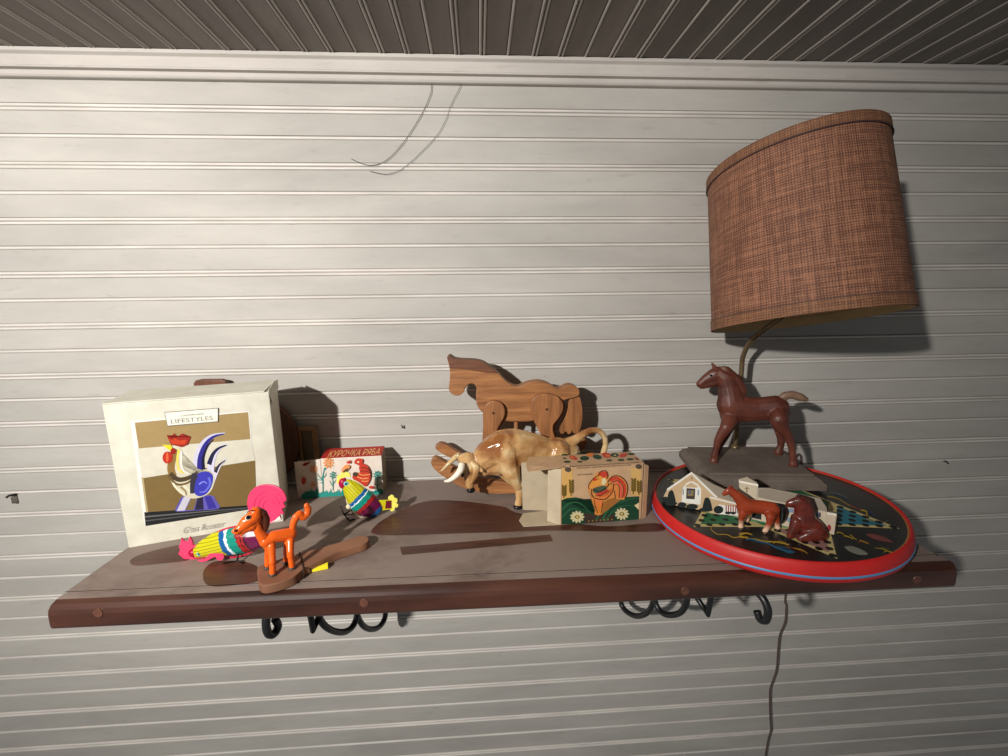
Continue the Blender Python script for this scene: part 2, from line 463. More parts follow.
# moulded front rail: rounded nose
prof = [(.4945, 0), (.483, -.0003), (.4765, -.0022), (.472, -.0065), (.4705, -.012), (.4702, -.0262), (.4715, -.030), (.475, -.032), (.4945, -.0325)]
bm = bmesh.new()
def rail_section(x, t): return [bm.verts.new((x+(t if y < .48 else 0), y, ZS+z)) for y, z in prof]
secs = [rail_section(SL, 0), rail_section(SR+.002, 0)]
secs += [[bm.verts.new((SR+.0075, max(y, .479), ZS+z*.86-.002)) for y, z in prof]]
for A, B in zip(secs, secs[1:]):
    for i in range(len(prof)):
        f = bm.faces.new((A[i], A[(i+1) % len(prof)], B[(i+1) % len(prof)], B[i])); f.material_index = 1 if i == 0 else 0
bm.faces.new(secs[0]); bm.faces.new(secs[-1][::-1])
for v in bm.verts: v.co.y -= (v.co.x-SL)*SKEW
build('front_rail', bm, [m_rail, m_board], shelf, bevel=.0022, seg=3, label='rounded glossy front rail')
bm = bmesh.new(); add_poly(bm, [Vector((x, y-(x-SL)*SKEW, ZS+.0004)) for x, y in ((SL, .4948), (SR, .4948), (SR, .4961), (SL, .4961))])
build('joint', bm, mat('dirt_in_joint', (44, 32, 27), .8, .3, 60, 0, (.2, 1, 1)), shelf, label='dark joint between board and front rail')
for px, py in ((98, 613), (364, 603), (685, 591), (917, 579.5)):
    P = on_y(px, py, .4702); P = on_y(px, py, .4702-(P.x-SL)*SKEW); bm = bmesh.new()
    add_tube(bm, [P+Vector((0, .003, 0)), P-Vector((0, .0006, 0))], .0052, 14)
    build('wood_plug', bm, m_plug, shelf)
def patch(pts):
    bm = bmesh.new(); P = [on_z(x, y, ZS+.0004) for x, y in catmull(pts, 5, True)]; add_poly(bm, P)
    return bm
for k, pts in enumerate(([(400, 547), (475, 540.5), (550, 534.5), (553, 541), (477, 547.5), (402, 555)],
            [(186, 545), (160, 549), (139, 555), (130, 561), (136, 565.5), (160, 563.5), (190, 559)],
            [(210, 586), (203, 577), (206, 567), (218, 561), (246, 562), (262, 571), (258, 581), (236, 585)],  # foal's shadow painted as a dark shape beside the pink rooster
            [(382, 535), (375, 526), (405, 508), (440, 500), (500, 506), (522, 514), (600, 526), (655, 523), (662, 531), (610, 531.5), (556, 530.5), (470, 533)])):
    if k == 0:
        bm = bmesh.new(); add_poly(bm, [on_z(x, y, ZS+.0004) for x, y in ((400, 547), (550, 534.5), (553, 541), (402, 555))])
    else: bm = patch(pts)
    build('clean_and_shadow_patch', bm, m_clean_shadow, shelf, label='darker patch of wood, from the dust-free spots and one painted shadow')

# wrought iron scroll brackets below
m_iron = mat('black_iron', (26, 27, 28), .38, .2, 120, .1, spec=.6)
def bracket(name, label, P_front, P_back, hook, vee, loops):
    u = (P_back-P_front); u.z = 0
    pl = Plane(P_front, u if u.x > 0 else -u)
    t = thing(name, (P_back.x, .79, ZS-.2), label, 'shelf bracket')
    zt = ZS-.0365; ud = u.normalized()
    a = Vector((P_front.x, P_front.y, zt))+ud*.0; b = Vector((P_front.x, P_front.y, zt))+ud*((.792-P_front.y)/ud.y)
    bm = bmesh.new(); R = Matrix.Rotation(math.atan2(ud.y, ud.x), 3, 'Z'); add_box(bm, (a+b)/2, (b-a).length, .012, .006, R)
    build('arm', bm, m_iron, t, bevel=.001)
    bm = bmesh.new(); add_box(bm, (b.x, .7945, ZS-.15), .014, .005, .21); build('wall_strap', bm, m_iron, t, bevel=.001)
    bm = bmesh.new(); P = [Vector(pl.pt(x, y)) for x, y in hook]; P = [Vector(q) for q in catmull([tuple(a+ud*.004)]+[tuple(q) for q in P], 6)]
    add_tube(bm, P, .0050, 10); build('hook', bm, m_iron, t, smooth=True)
    bm = bmesh.new(); P = [pl.pt(x, y) for x, y in vee]
    P = [Vector((P[0].x, P[0].y, zt))]+P+[Vector((P[-1].x, P[-1].y, zt))]
    add_tube(bm, P, .005, 8); build('brace', bm, m_iron, t, smooth=True)
    for lp in loops:
        bm = bmesh.new(); P = [Vector(q) for q in catmull([tuple(pl.pt(x, y)) for x, y in lp], 5, True)]
        add_tube(bm, P, .0050, 8, True); build('scroll', bm, m_iron, t, smooth=True)
bracket('shelf_bracket', 'black wrought iron scroll bracket under the left part of the shelf', on_y(268, 634, .50), on_y(372, 630, .71),
        [(268, 606), (266, 622), (268, 633), (274, 634), (278, 626), (275, 619)],
        [(308, 600), (313, 630), (326, 600)],
        [[(318, 606), (321, 621), (331, 630), (344, 632), (353, 626), (357, 613), (353, 600), (338, 594), (323, 597)],
         [(357, 610), (361, 623), (369, 629), (379, 627), (385, 617), (384, 604), (376, 597), (364, 599)]])
bracket('shelf_bracket', 'black wrought iron scroll bracket under the right part of the shelf, near the hanging cord', on_y(766, 621, .49), on_y(640, 617, .70),
        [(757, 590), (764, 600), (768, 611), (766, 620), (760, 619), (757, 611)],
        [(693, 592), (708, 614), (712, 592)],
        [[(621, 602), (626, 611), (636, 616), (647, 613), (653, 602), (650, 590), (637, 585), (625, 590)],
         [(655, 600), (660, 611), (669, 615), (681, 612), (687, 600), (683, 588), (670, 583), (658, 588)]])

# ------------------------------------------------------------------ big gift box with the glass rooster picture
m_card = mat('cream_card', (216, 213, 196), .55, .10, 40, .08, c2=(200, 196, 178))
m_card_in = mat('box_dark_gap', (70, 62, 52), .8)
A = Vector((-.500, .588, ZS)); B = Vector((-.3125, .6475, ZS)); GH = .210; GD = .091
pg = Plane(A, B-A); gback = -pg.n*GD
gift = thing('gift_box', (A+B)/2+gback/2, 'large cream gift box with glass rooster picture, standing at the left end', 'box')
up = Vector((0, 0, 1)); gw = (B-A).length
bm = bmesh.new(); add_prism(bm, [A, B, B+up*(GH-.002), A+up*(GH-.002)], gback); build('body', bm, m_card, gift, bevel=.0012)
# lid flap: folded over the top, right end standing open a little
bm = bmesh.new()
q0 = A+up*GH; ud = (B-A).normalized()
pts = [q0, q0+ud*(gw-.006), q0+ud*gw+gback*.55+up*.004, q0+ud*(gw-.004)+gback, q0+gback]
add_prism(bm, pts, -up*.0018); build('lid', bm, m_card, gift, bevel=.0006)
bm = bmesh.new()
ra = B+up*(GH-.0005); add_prism(bm, [ra-ud*.002+pg.n*-.004, ra+ud*.0012-pg.n*GD*.5+up*.006, ra+ud*.0012-pg.n*GD*.98+up*.002, ra+ud*.0012-pg.n*GD*.98-up*.012, ra+ud*.0012-pg.n*.004-up*.02], ud*.0012)
build('side_flap', bm, m_card, gift)
c1 = lambda pts: crop(80, 360, 3.782, pts)
tan1, tan2 = (158, 134, 88), (120, 98, 56)
art = [((226, 223, 214), c1([(190, 232), (640, 192), (672, 560), (245, 628), (236, 575)])),
       (tan1, c1([(207, 237), (636, 197), (645, 300), (222, 335)])),
       ((208, 204, 186), c1([(216, 335), (645, 299), (662, 380), (400, 421), (236, 447)])),
       (tan2, c1([(237, 447), (400, 421), (662, 380), (668, 562), (252, 576)])),
       ((30, 31, 32), c1([(243, 576), (660, 548), (656, 563), (248, 628)])),
       ((96, 98, 98), c1([(246, 590), (655, 556), (655, 558), (247, 596)])),
       ((80, 82, 82), c1([(247, 606), (656, 560), (656, 561.5), (247, 611)])),
       ((176, 160, 118), c1([(232, 440), (240, 447), (258, 575), (250, 576)])),
       # plinth of glass
       ((96, 88, 170), c1(catmull([(392, 516), (495, 512), (512, 530), (526, 562), (440, 568), (362, 572), (376, 540)], 3, True))),
       ((196, 192, 204), c1([(392, 518), (420, 517), (396, 569), (366, 571)])),
       ((120, 100, 62), c1([(422, 518), (444, 517), (430, 567), (398, 569)])),
       ((40, 34, 60), c1([(446, 517), (464, 516), (468, 565), (434, 567)])),
       ((58, 50, 150), c1([(470, 516), (494, 514), (518, 560), (486, 564)])),
       # tail feathers
       ((200, 198, 220), c1(stroke([(462, 450), (448, 405), (449, 365), (466, 318), (500, 288), (548, 277)], 50, 5))),
       ((44, 40, 132), c1(stroke([(466, 445), (455, 405), (457, 362), (475, 318), (505, 290), (546, 279)], 30, 3))),
       ((22, 22, 52), c1(stroke([(472, 440), (466, 405), (467, 365), (483, 325), (505, 300)], 15, 4))),
       ((206, 204, 224), c1(stroke([(492, 440), (497, 392), (512, 352), (534, 328), (558, 320)], 30, 4))),
       ((30, 32, 66), c1(stroke([(488, 395), (502, 358), (524, 334), (554, 322)], 19, 4))),
       ((210, 206, 220), c1(stroke([(494, 470), (512, 430), (530, 398), (554, 375)], 24, 4))),
       ((46, 46, 62), c1(stroke([(512, 425), (526, 398), (550, 379)], 13, 3))),
       # body and neck
       ((206, 200, 176), c1(catmull([(352, 345), (372, 330), (386, 352), (386, 392), (398, 420), (430, 430), (470, 414), (500, 424), (508, 462), (490, 502), (446, 522), (402, 519), (362, 488), (338, 444), (334, 395)], 5, True))),
       ((138, 108, 58), c1(stroke([(366, 338), (350, 375), (344, 410), (352, 440)], 26, 30))),
       ((74, 60, 40), c1(stroke([(340, 430), (372, 452), (410, 446), (446, 426)], 20, 14))),
       ((108, 86, 48), c1(stroke([(336, 440), (366, 470), (404, 466), (430, 446)], 10, 6))),
       ((226, 206, 92), c1(stroke([(374, 338), (368, 375), (372, 410), (390, 428)], 9, 7))),
       ((232, 230, 222), c1(stroke([(384, 345), (383, 390), (392, 418), (412, 430)], 6, 5))),
       ((58, 58, 172), c1(catmull([(432, 442), (468, 422), (500, 432), (500, 468), (480, 504), (448, 515), (428, 492)], 5, True))),
       ((100, 108, 214), c1(stroke([(486, 444), (492, 468), (474, 496), (452, 500)], 10, 5))), ((130, 138, 230), c1(stroke([(450, 470), (468, 460), (480, 468)], 6, 3))),
       ((52, 50, 60), c1(stroke([(436, 432), (426, 465), (424, 505)], 24, 14))),
       ((150, 130, 88), c1(stroke([(380, 480), (398, 496), (402, 512)], 8, 4))), ((232, 226, 196), c1(stroke([(352, 466), (370, 490), (398, 510)], 8, 4))),
       ((232, 226, 196), c1(stroke([(392, 474), (410, 490), (416, 512)], 7, 3))),
       ((150, 36, 22), c1([(327, 284), (341, 293), (356, 277), (368, 291), (386, 278), (396, 294), (419, 290), (408, 320), (385, 330), (344, 320)])),
       ((196, 62, 30), c1([(334, 296), (346, 303), (360, 296), (376, 305), (392, 302), (404, 302), (396, 320), (350, 318)])),
       ((222, 206, 40), c1([(311, 320), (344, 322), (350, 334), (345, 346), (330, 336)])),
       ((178, 44, 24), c1(ell(331, 369, 19, 23))), ((150, 30, 20), c1(ell(352, 345, 10, 12))),
       ((222, 96, 56), c1(ell(330, 368, 5, 19))),
       # title label
       ((120, 116, 108), c1([(319, 197), (523, 181), (523, 234), (330, 251)])),
       ((232, 229, 212), c1([(322, 199.5), (520.5, 184), (520.5, 231.5), (332, 248)]))]
decal('picture', gift, pg, art, d0=.0003, label='printed picture of a glass rooster behind a tan window')
kpx = pg.k(187, 418)
def put_text(name, body, parent, pl, px, py, wpx, hpx, m, ang=0, shear=0, d=.0018):
    w_ = (pl.pt(px+wpx/2, py)-pl.pt(px-wpx/2, py)).length; k = pl.k(px, py); b = text_bm(body, pl, px, py, w_, hpx*k, d, shear, ang)
    return build(name, b, m, parent)
m_grey_ink = flat((138, 138, 130)); m_black_ink = flat((48, 42, 36))
put_text('lettering', 'LIFESTYLES', gift, pg, 192.0, 419.6, 42, 4.2, m_grey_ink)
put_text('lettering', 'CONTEMPORARY', gift, pg, 192.5, 414.8, 24, 1.7, m_grey_ink)
put_text('lettering', 'Glass Rooster', gift, pg, 204, 527, 42, 6.4, flat((176, 174, 164)), shear=.5)

# brown wooden board standing behind the gift box
m_brd = wood('dark_stained_board', (74, 40, 24), (112, 66, 42), 'Z', .5)
pb = Plane((-.45, .778, ZS), (1, 0, 0))
P = [pb.pt(x, y) for x, y in ((193, 383.5), (195, 380.5), (200, 379.8), (220, 379.6), (225, 381), (226, 384))]
zc = ZS+.088; cx = -.423
out = [Vector((cx+.0905*math.sin(a), .778, zc+.0875*math.cos(a))) for a in [math.radians(q) for q in range(25, 336, 10)]]
hx0, hx1 = P[0].x, P[-1].x
out = [Vector((cx+.0905*math.sin(math.radians(q)), .778, zc+.0875*math.cos(math.radians(q)))) for q in range(-8, -353, -8)]
cen = (hx0+hx1)/2
hand = P
brd = thing('wooden_board', (cx, .784, ZS), 'round brown wooden board hidden behind the gift box, handle showing above it', 'board')
bm = bmesh.new(); add_prism(bm, out, Vector((0, .012, 0))); build('disc', bm, m_brd, brd, bevel=.003)
bm = bmesh.new(); low = ZS+.14
add_prism(bm, [Vector((hx0, .778, low))]+hand+[Vector((hx1, .778, low))], Vector((0, .012, 0))); build('handle', bm, m_brd, brd, bevel=.002)

# small wooden frame in the shadow of the box
m_frm = wood('pale_frame_wood', (120, 88, 54), (156, 120, 78), 'Z', .5)
pf = Plane((-.33, .786, ZS), (1, 0, 0))
frm = thing('picture_frame', (-.335, .79, ZS), 'small thin wooden frame leaning on the wall in the shadow of the gift box', 'frame')
xa, xb = pf.pt(299, 440).x, pf.pt(317, 440).x; zt_ = pf.pt(308, 427).z
bm = bmesh.new(); add_box(bm, ((xa+xb)/2, .791, (ZS+zt_)/2), xb-xa-.006, .004, zt_-ZS-.006); build('back_panel', bm, mat('frame_back', (112, 98, 80), .8), frm)
for (ax, bx, az, bz) in ((xa, xa+.006, ZS, zt_), (xb-.007, xb, ZS, zt_), (xa+.006, xb-.007, zt_-.006, zt_), (xa+.006, xb-.007, ZS, ZS+.006)):
    bm = bmesh.new(); add_box(bm, ((ax+bx)/2, .788, (az+bz)/2), bx-ax, .010, bz-az); build('rail', bm, m_frm, frm, bevel=.0008)

# ------------------------------------------------------------------ small printed carton with red top
m_white_card = mat('white_card', (226, 214, 200), .5, .08, 60)
m_kraft = mat('kraft_card', (146, 128, 102), .7, .15, 60)
m_red_card = flat((172, 44, 38))
A = Vector((-.279, .7305, ZS)); B = Vector((-.176, .7365, ZS)); HH = .0708
ps = Plane(A, B-A); sb = -ps.n*.040; ud = (B-A).normalized()
car = thing('toy_carton', (A+B)/2+sb/2, 'small white carton with red lettered top, printed with flowers and a hen, by the wall', 'box')
bm = bmesh.new(); add_prism(bm, [A, B, B+up*HH, A+up*HH], sb)
for v in bm.verts:
    if v.co.z > ZS+.05 and (v.co-A).dot(ps.n) < -.02: v.co.z += .004
for f in bm.faces:
    f.normal_update()
fl = sorted(bm.faces, key=lambda f: f.calc_center_median().z); fl[-1].material_index = 1
sd = sorted(bm.faces, key=lambda f: f.calc_center_median().dot(ud)); sd[-1].material_index = 2; sd[0].material_index = 2
build('body', bm, [m_white_card, m_red_card, m_kraft], car, bevel=.0006)
# end flap folded out at the left
fa = A-ud*.0435; fb = A-ud*.0005
bm = bmesh.new(); add_prism(bm, [fa, fb, fb+up*(HH-.001), fa+up*(HH-.004)], -ps.n*.0012)
build('end_flap', bm, m_white_card, car)
c3 = lambda pts: crop(290, 435, 9.164, pts)
random.seed(3)
blades = []
gx = 178
while gx < 500:
    h_ = 470+random.random()*58; blades.append([(gx, 556), (gx+15+random.random()*6, h_), (gx+32, 556)]); gx += 15
grass = [(185, 592), (185, 548), (500, 540), (505, 580)]
teal = (40, 142, 130); orange = (232, 152, 88); red = (196, 62, 44)
def flower(cx, cy, r, c, petals=8):
    out = []
    for k in range(petals):
        a = 2*math.pi*k/petals; out.append((c, c3(ell(cx+math.cos(a)*r*.72, cy+math.sin(a)*r*.72, r*.33, r*.17, 8, rot=a))))
    out.append((c, c3(ell(cx, cy, r*.33, r*.33, 10)))); return out
itm = [(teal, c3(grass))]+[(teal, c3(t_)) for t_ in blades]
itm += [(teal, c3(stroke([(300, 540), (302, 440), (300, 380), (318, 300)], 9))), (teal, c3(stroke([(302, 410), (270, 385), (248, 350)], 12, 2))),
        (teal, c3(stroke([(302, 410), (270, 412), (232, 395)], 12, 2))), (teal, c3(stroke([(302, 390), (326, 372), (330, 345)], 12, 2))),
        (teal, c3(stroke([(302, 430), (285, 440), (262, 438)], 10, 2))), (teal, c3(stroke([(315, 320), (335, 300), (345, 285)], 8, 2)))]
itm += [(teal, c3(stroke([(393, 510), (393, 440), (388, 400)], 6))), (teal, c3(stroke([(393, 450), (412, 425), (420, 408)], 8, 2))), (teal, c3(stroke([(393, 470), (372, 440), (362, 415)], 8, 2)))]
itm += flower(352, 255, 50, orange, 10) + flower(214, 312, 36, orange, 9) + flower(210, 458, 30, orange, 7) + flower(392, 368, 34, teal, 7) + flower(800, 368, 40, teal, 9)
itm += [(teal, c3(stroke([(800, 400), (800, 470), (800, 545)], 9))), (teal, c3([(720, 545), (745, 510), (760, 530), (780, 500), (800, 525), (822, 490), (838, 520), (850, 505), (856, 552), (725, 560)])),
        (teal, c3(stroke([(800, 470), (780, 450), (770, 430)], 9, 2))), (teal, c3(stroke([(800, 470), (822, 450), (832, 430)], 9, 2)))]
itm += [(red, c3(catmull([(640, 280), (665, 262), (700, 275), (730, 310), (742, 360), (735, 410), (712, 452), (690, 470), (640, 462), (596, 425), (570, 380), (612, 352), (640, 340), (632, 305)], 5, True))),
        (red, c3(catmull([(592, 240), (606, 220), (640, 214), (668, 226), (662, 262), (640, 285), (612, 262), (590, 262)], 5, True))),
        ((240, 214, 170), c3(ell(625, 248, 10, 8))), ((84, 40, 30), c3(stroke([(655, 300), (690, 300), (728, 330)], 7))), ((84, 40, 30), c3(stroke([(640, 335), (690, 330), (738, 350)], 6))), ((84, 40, 30), c3(stroke([(716, 300), (738, 350), (730, 405)], 8, 3))), (orange, c3(stroke([(615, 380), (660, 400), (720, 395)], 10))), (orange, c3(stroke([(630, 355), (670, 368), (735, 360)], 10))),
        (orange, c3(stroke([(655, 420), (690, 425), (718, 420)], 10))), ((238, 150, 120), c3(ell(650, 395, 9, 7))), ((238, 150, 120), c3(ell(690, 395, 9, 7))),
        (orange, c3(catmull([(470, 325), (492, 290), (520, 270), (548, 285), (540, 310), (512, 330), (486, 345)], 5, True))), ((72, 62, 44), c3([(484, 335), (510, 312), (540, 300), (520, 330), (500, 345)])),
        ((72, 62, 44), c3(ell(598, 360, 24, 20))), (red, c3([(516, 232), (528, 245), (540, 232), (556, 232), (552, 262), (520, 262)])),
        (red, c3(ell(745, 480, 24, 14)))]
itm += [((158, 40, 34), c3([(105, 280), (135, 255), (170, 250), (200, 236), (176, 262), (140, 284)])), (red, c3(ell(124, 420, 20, 34))), (teal, c3([(98, 585), (110, 545), (150, 520), (186, 512), (186, 590)]))]
decal('artwork', car, ps, itm, d0=.0003, step=.00004, label='printed flowers, grass and hens')
# lettering on the red top
pt_ = Plane(A+up*HH, B-A, lean=-ps.n+up*.1); pt_.v = (-ps.n+up*.1).normalized(); pt_.n = pt_.u.cross(pt_.v)
b = text_bm('КУРОЧКА РЯБА', pt_, 355, 452.6, .088, .026, .0006); build('lettering', b, flat((244, 190, 128)), car)

# ------------------------------------------------------------------ tin roosters
def tin_eye(pl, px, py, r, d, root):
    k = pl.k(px, py, d); bm = bmesh.new()
    add_ellipsoid(bm, pl.pt(px, py, d), (pl.u*r*k, pl.v*r*k, pl.n*r*k*.35), 0)
    add_ellipsoid(bm, pl.pt(px, py, d+r*k*.2), (pl.u*r*k*.55, pl.v*r*k*.55, pl.n*r*k*.3), 1)
    build('eye', bm, [flat((120, 200, 214), .2), flat((20, 24, 30), .2)], root)
YEL, BLU, GRN, PUR, MAR, RED = (200, 192, 24), (14, 88, 150), (16, 138, 120), (104, 14, 66), (104, 18, 40), (172, 36, 30)
m_pink = mat('pink_plastic', (226, 60, 104), .4, .06, 80, coat=.2)
m_pale_y = mat('pale_yellow_plastic', (240, 232, 104), .4, .06, 80, coat=.2)
m_wire = mat('dark_wire', (30, 26, 24), .4, .2, 100, metal=.6)
m_cream = flat((226, 214, 176), .35)

# pink-tailed rooster, tipped forward on its beak
pr = Plane((-.325, .548, ZS), (1, -.10, 0))
rp = thing('tin_rooster', pr.pt(238, 562), 'tin wind-up rooster with hot pink comb and round tail, behind the orange foal', 'toy rooster')
b = blob([[(197.5, 552.5, 5.4), (206, 548, 9.6), (219, 543.5, 13), (234, 541, 14.8), (247, 539.5, 14), (257, 538, 11), (263.5, 536.5, 7.5)]], pr, .62, .0008, 5)
o0 = pr.pt(192, 555); ax_ = pr.pt(268, 532)-o0
m_tin1 = banded('litho_tin_pink_rooster', [(0, YEL), (.50, BLU), (.565, (228, 236, 236)), (.60, GRN), (.705, (120, 26, 20)), (.72, RED), (.75, (80, 14, 30)), (.765, RED), (.785, (70, 12, 34)), (.81, PUR), (.95, BLU)], o0-rp.location, ax_, ax_.length, stripes=1500)
build('body', b, m_tin1, rp, smooth=True)
bm = bmesh.new()
add_tube(bm, [pr.pt(x, y, 0) for x, y in catmull([(196, 547), (207, 538), (222, 530), (240, 526), (256, 528), (266, 534), (262, 545), (250, 553), (236, 557), (220, 557), (206, 556), (197, 558), (192, 554)], 4, True)], .0011, 8, True)
build('seam_rim', bm, flat((196, 30, 62), .3), rp, smooth=True)
comb = [(199, 548), (196, 545.5), (193, 545.5), (192, 541), (189.5, 536.5), (187.5, 542), (184, 541.5), (181, 538), (180.5, 543), (178.5, 546.5), (180, 550), (178, 554), (181.5, 557), (184, 559.5), (193, 560), (203, 559.5), (205, 557), (200, 560.5), (194, 559), (190, 555), (190, 550), (194, 547.5)]
bm = bmesh.new(); add_prism(bm, [pr.pt(x, y, .0012) for x, y in comb[::-1]], -pr.n*.0024); build('comb', bm, m_pink, rp, bevel=.0004, label='pink plastic comb and wattle')
bm = bmesh.new(); add_prism(bm, [pr.pt(x, y, .0088) for x, y in catmull([(197, 560.5), (203, 559.8), (207, 556.5), (211, 553), (217, 552), (222, 553.5), (224, 557), (221.5, 560.5), (217.5, 560), (215, 557.2), (211.5, 558.5), (207, 561), (201, 562)], 4, True)], -pr.n*.002); build('wattle', bm, m_pink, rp, bevel=.0004)
bm = bmesh.new(); k = pr.k(193, 553)
add_ellipsoid(bm, pr.pt(193.5, 552.5), (pr.u*4.6*k, pr.v*4.4*k, pr.n*4*k)); build('face', bm, flat((168, 14, 56), .3), rp)
tail = catmull([(259, 524), (253, 519), (248.5, 511), (247, 502), (249.5, 493), (256, 487), (265, 484.8), (275, 486), (283, 491.5), (286.5, 500)], 5)+[(283, 503.5), (285.5, 507), (281.5, 509), (284, 514), (279.5, 515), (281, 520), (277, 521), (272, 523), (268, 523.5), (263, 527)]
bm = bmesh.new(); add_prism(bm, [pr.pt(x, y, -.010) for x, y in tail], -pr.n*.0028); tl = build('tail', bm, m_pink, rp, bevel=.0007, label='round fan tail of pink plastic')
bm = bmesh.new()
for r_ in (15, 10.5, 6):
    pts = [pr.pt(x, y, -.0098) for x, y in catmull(ell(269, 506, r_, r_, 9, math.radians(150), math.radians(350)), 3)]
    add_tube(bm, pts, .0005, 6)
build('feather_ridge', bm, flat((226, 56, 104), .4), tl, smooth=True)
bm = bmesh.new(); add_poly(bm, [pr.pt(x, y, -.0094) for x, y in ((270, 522.7), (281, 519.5), (279.5, 516), (275, 520))]); build('worn_tip', bm, flat((236, 222, 214)), tl)
tin_eye(pr, 199, 553.8, 2.4, .0056, rp)
for dd in (.010, -.012):
    bm = bmesh.new(); h0 = pr.pt(238, 553, dd*.5); k1 = pr.pt(237.5, 561, dd); f1 = pr.pt(224, 566, dd); f1.z = ZS+.0012; k1.z = max(k1.z, ZS+.0012); f2 = pr.pt(244, 564, dd); f2.z = ZS+.0012
    add_tube(bm, [h0, k1], .0012, 8); add_tube(bm, [f1, k1, f2], .0011, 8)
    build('leg', bm, m_wire, rp, smooth=True)
bm = bmesh.new(); k0 = pr.pt(250, 533, -.008); add_tube(bm, [k0, pr.pt(254, 530, -.02)], .0012, 8)
build('winding_key', bm, m_wire, rp, smooth=True)

# yellow-tailed rooster
P0 = on_z(352, 518, ZS); py_ = Plane(P0, (1, .10, 0))
ry = thing('tin_rooster', P0+Vector((.02, 0, 0)), 'tin wind-up rooster with yellow comb and yellow fan tail, in front of the small carton', 'toy rooster')
b = blob([[(347.5, 484.8, 6.2), (351, 487.5, 8), (355, 493, 10.6), (361.5, 500.5, 13.2), (367, 505, 12.6), (373.5, 508, 9)]], py_, .62, .0008, 5)
o0 = py_.pt(341, 483); ax_ = py_.pt(376, 512)-o0
m_tin2 = banded('litho_tin_yellow_rooster', [(0, YEL), (.47, BLU), (.545, (228, 236, 236)), (.57, GRN), (.69, (120, 26, 20)), (.71, RED), (.735, (80, 14, 30)), (.75, RED), (.77, (70, 12, 34)), (.79, PUR), (.985, BLU)], o0-ry.location, ax_, ax_.length, stripes=1500)
build('body', b, m_tin2, ry, smooth=True)
bm = bmesh.new(); add_tube(bm, [py_.pt(x, y) for x, y in catmull([(352, 479.5), (358.5, 482.5), (366, 488.5), (372.5, 496.5), (377.5, 504), (379.5, 510), (372, 516), (364, 517.5), (357, 515.5), (351, 510), (347, 502), (345.5, 493)], 4)], .0009, 8)
build('seam_rim', bm, m_cream, ry, smooth=True)
c6 = lambda pts: crop(320, 460, 10.8, pts)
bm = bmesh.new(); add_prism(bm, py_.poly(c6([(615, 436), (660, 436), (715, 434), (775, 432), (775, 530), (715, 540), (660, 546), (600, 556)]), .001), -py_.n*.002)
tp = build('tail', bm, flat(YEL, .25), ry, bevel=.0004)
decal('tail_print', tp, py_, [((104, 18, 40), c6([(712, 440), (770, 438), (770, 522), (704, 526)])), (BLU, c6([(606, 470), (634, 490), (630, 545), (600, 552)])), ((230, 130, 40), c6([(660, 500), (690, 495), (688, 505), (662, 512)]))], d0=.0014)
fan = c6([(765, 440), (735, 425), (735, 405), (770, 378), (795, 385), (805, 410), (835, 420), (838, 450), (825, 465), (848, 485), (838, 512), (812, 515), (805, 545), (775, 560), (755, 545), (765, 520)])
bm = bmesh.new(); add_prism(bm, py_.poly(fan, .0006), -py_.n*.0026); build('tail_fan', bm, m_pale_y, ry, bevel=.0006, label='yellow plastic fan at the end of the tail')
comb = c6([(285, 325), (240, 318), (218, 290), (205, 265), (178, 245), (178, 225), (190, 215), (180, 190), (190, 168), (215, 170), (215, 148), (240, 133), (258, 146), (275, 128), (300, 138), (310, 132), (328, 160), (330, 192), (300, 180), (262, 190), (238, 220), (232, 260), (246, 300)])
bm = bmesh.new(); add_prism(bm, py_.poly(comb, .0012), -py_.n*.0026); build('comb', bm, m_pale_y, ry, bevel=.0005, label='yellow plastic comb')
bm = bmesh.new(); k = py_.k(344, 483); add_ellipsoid(bm, py_.pt(343.3, 483.2), (py_.u*4.6*k, py_.v*6*k, py_.n*3.9*k)); build('face', bm, flat((168, 22, 60), .3), ry)
bm = bmesh.new(); add_ellipsoid(bm, py_.pt(338.8, 485.5), (py_.u*1.6*k, py_.v*1.3*k, py_.n*1.2*k)); build('beak', bm, flat((232, 216, 202), .3), ry)
bm = bmesh.new(); add_prism(bm, py_.poly(c6([(290, 330), (330, 345), (330, 470), (300, 440), (284, 400)]), .0006), -py_.n*.002); build('wattle', bm, flat((226, 214, 70), .3), ry)
tin_eye(py_, 346, 483.8, 2.4, .0055, ry)
bm = bmesh.new(); add_ellipsoid(bm, py_.pt(348.7, 506.5, .003), (py_.u*2.7*k, py_.v*2.7*k, py_.n*2.7*k)); build('hub', bm, m_cream, ry)
for dd in (.009, -.009):
    bm = bmesh.new()
    a = py_.pt(353, 509, dd*.4); b1 = py_.pt(344, 514.5, dd); t0 = py_.pt(340.5, 506, dd); t1 = py_.pt(349.6, 523.2, dd); t1.z = ZS+.001
    add_tube(bm, [a, b1], .0012, 8); add_tube(bm, [t0, b1, t1], .0011, 8); add_tube(bm, [t1, t1+Vector((.007, .004, 0))], .001, 8)
    build('leg', bm, m_wire, ry, smooth=True)

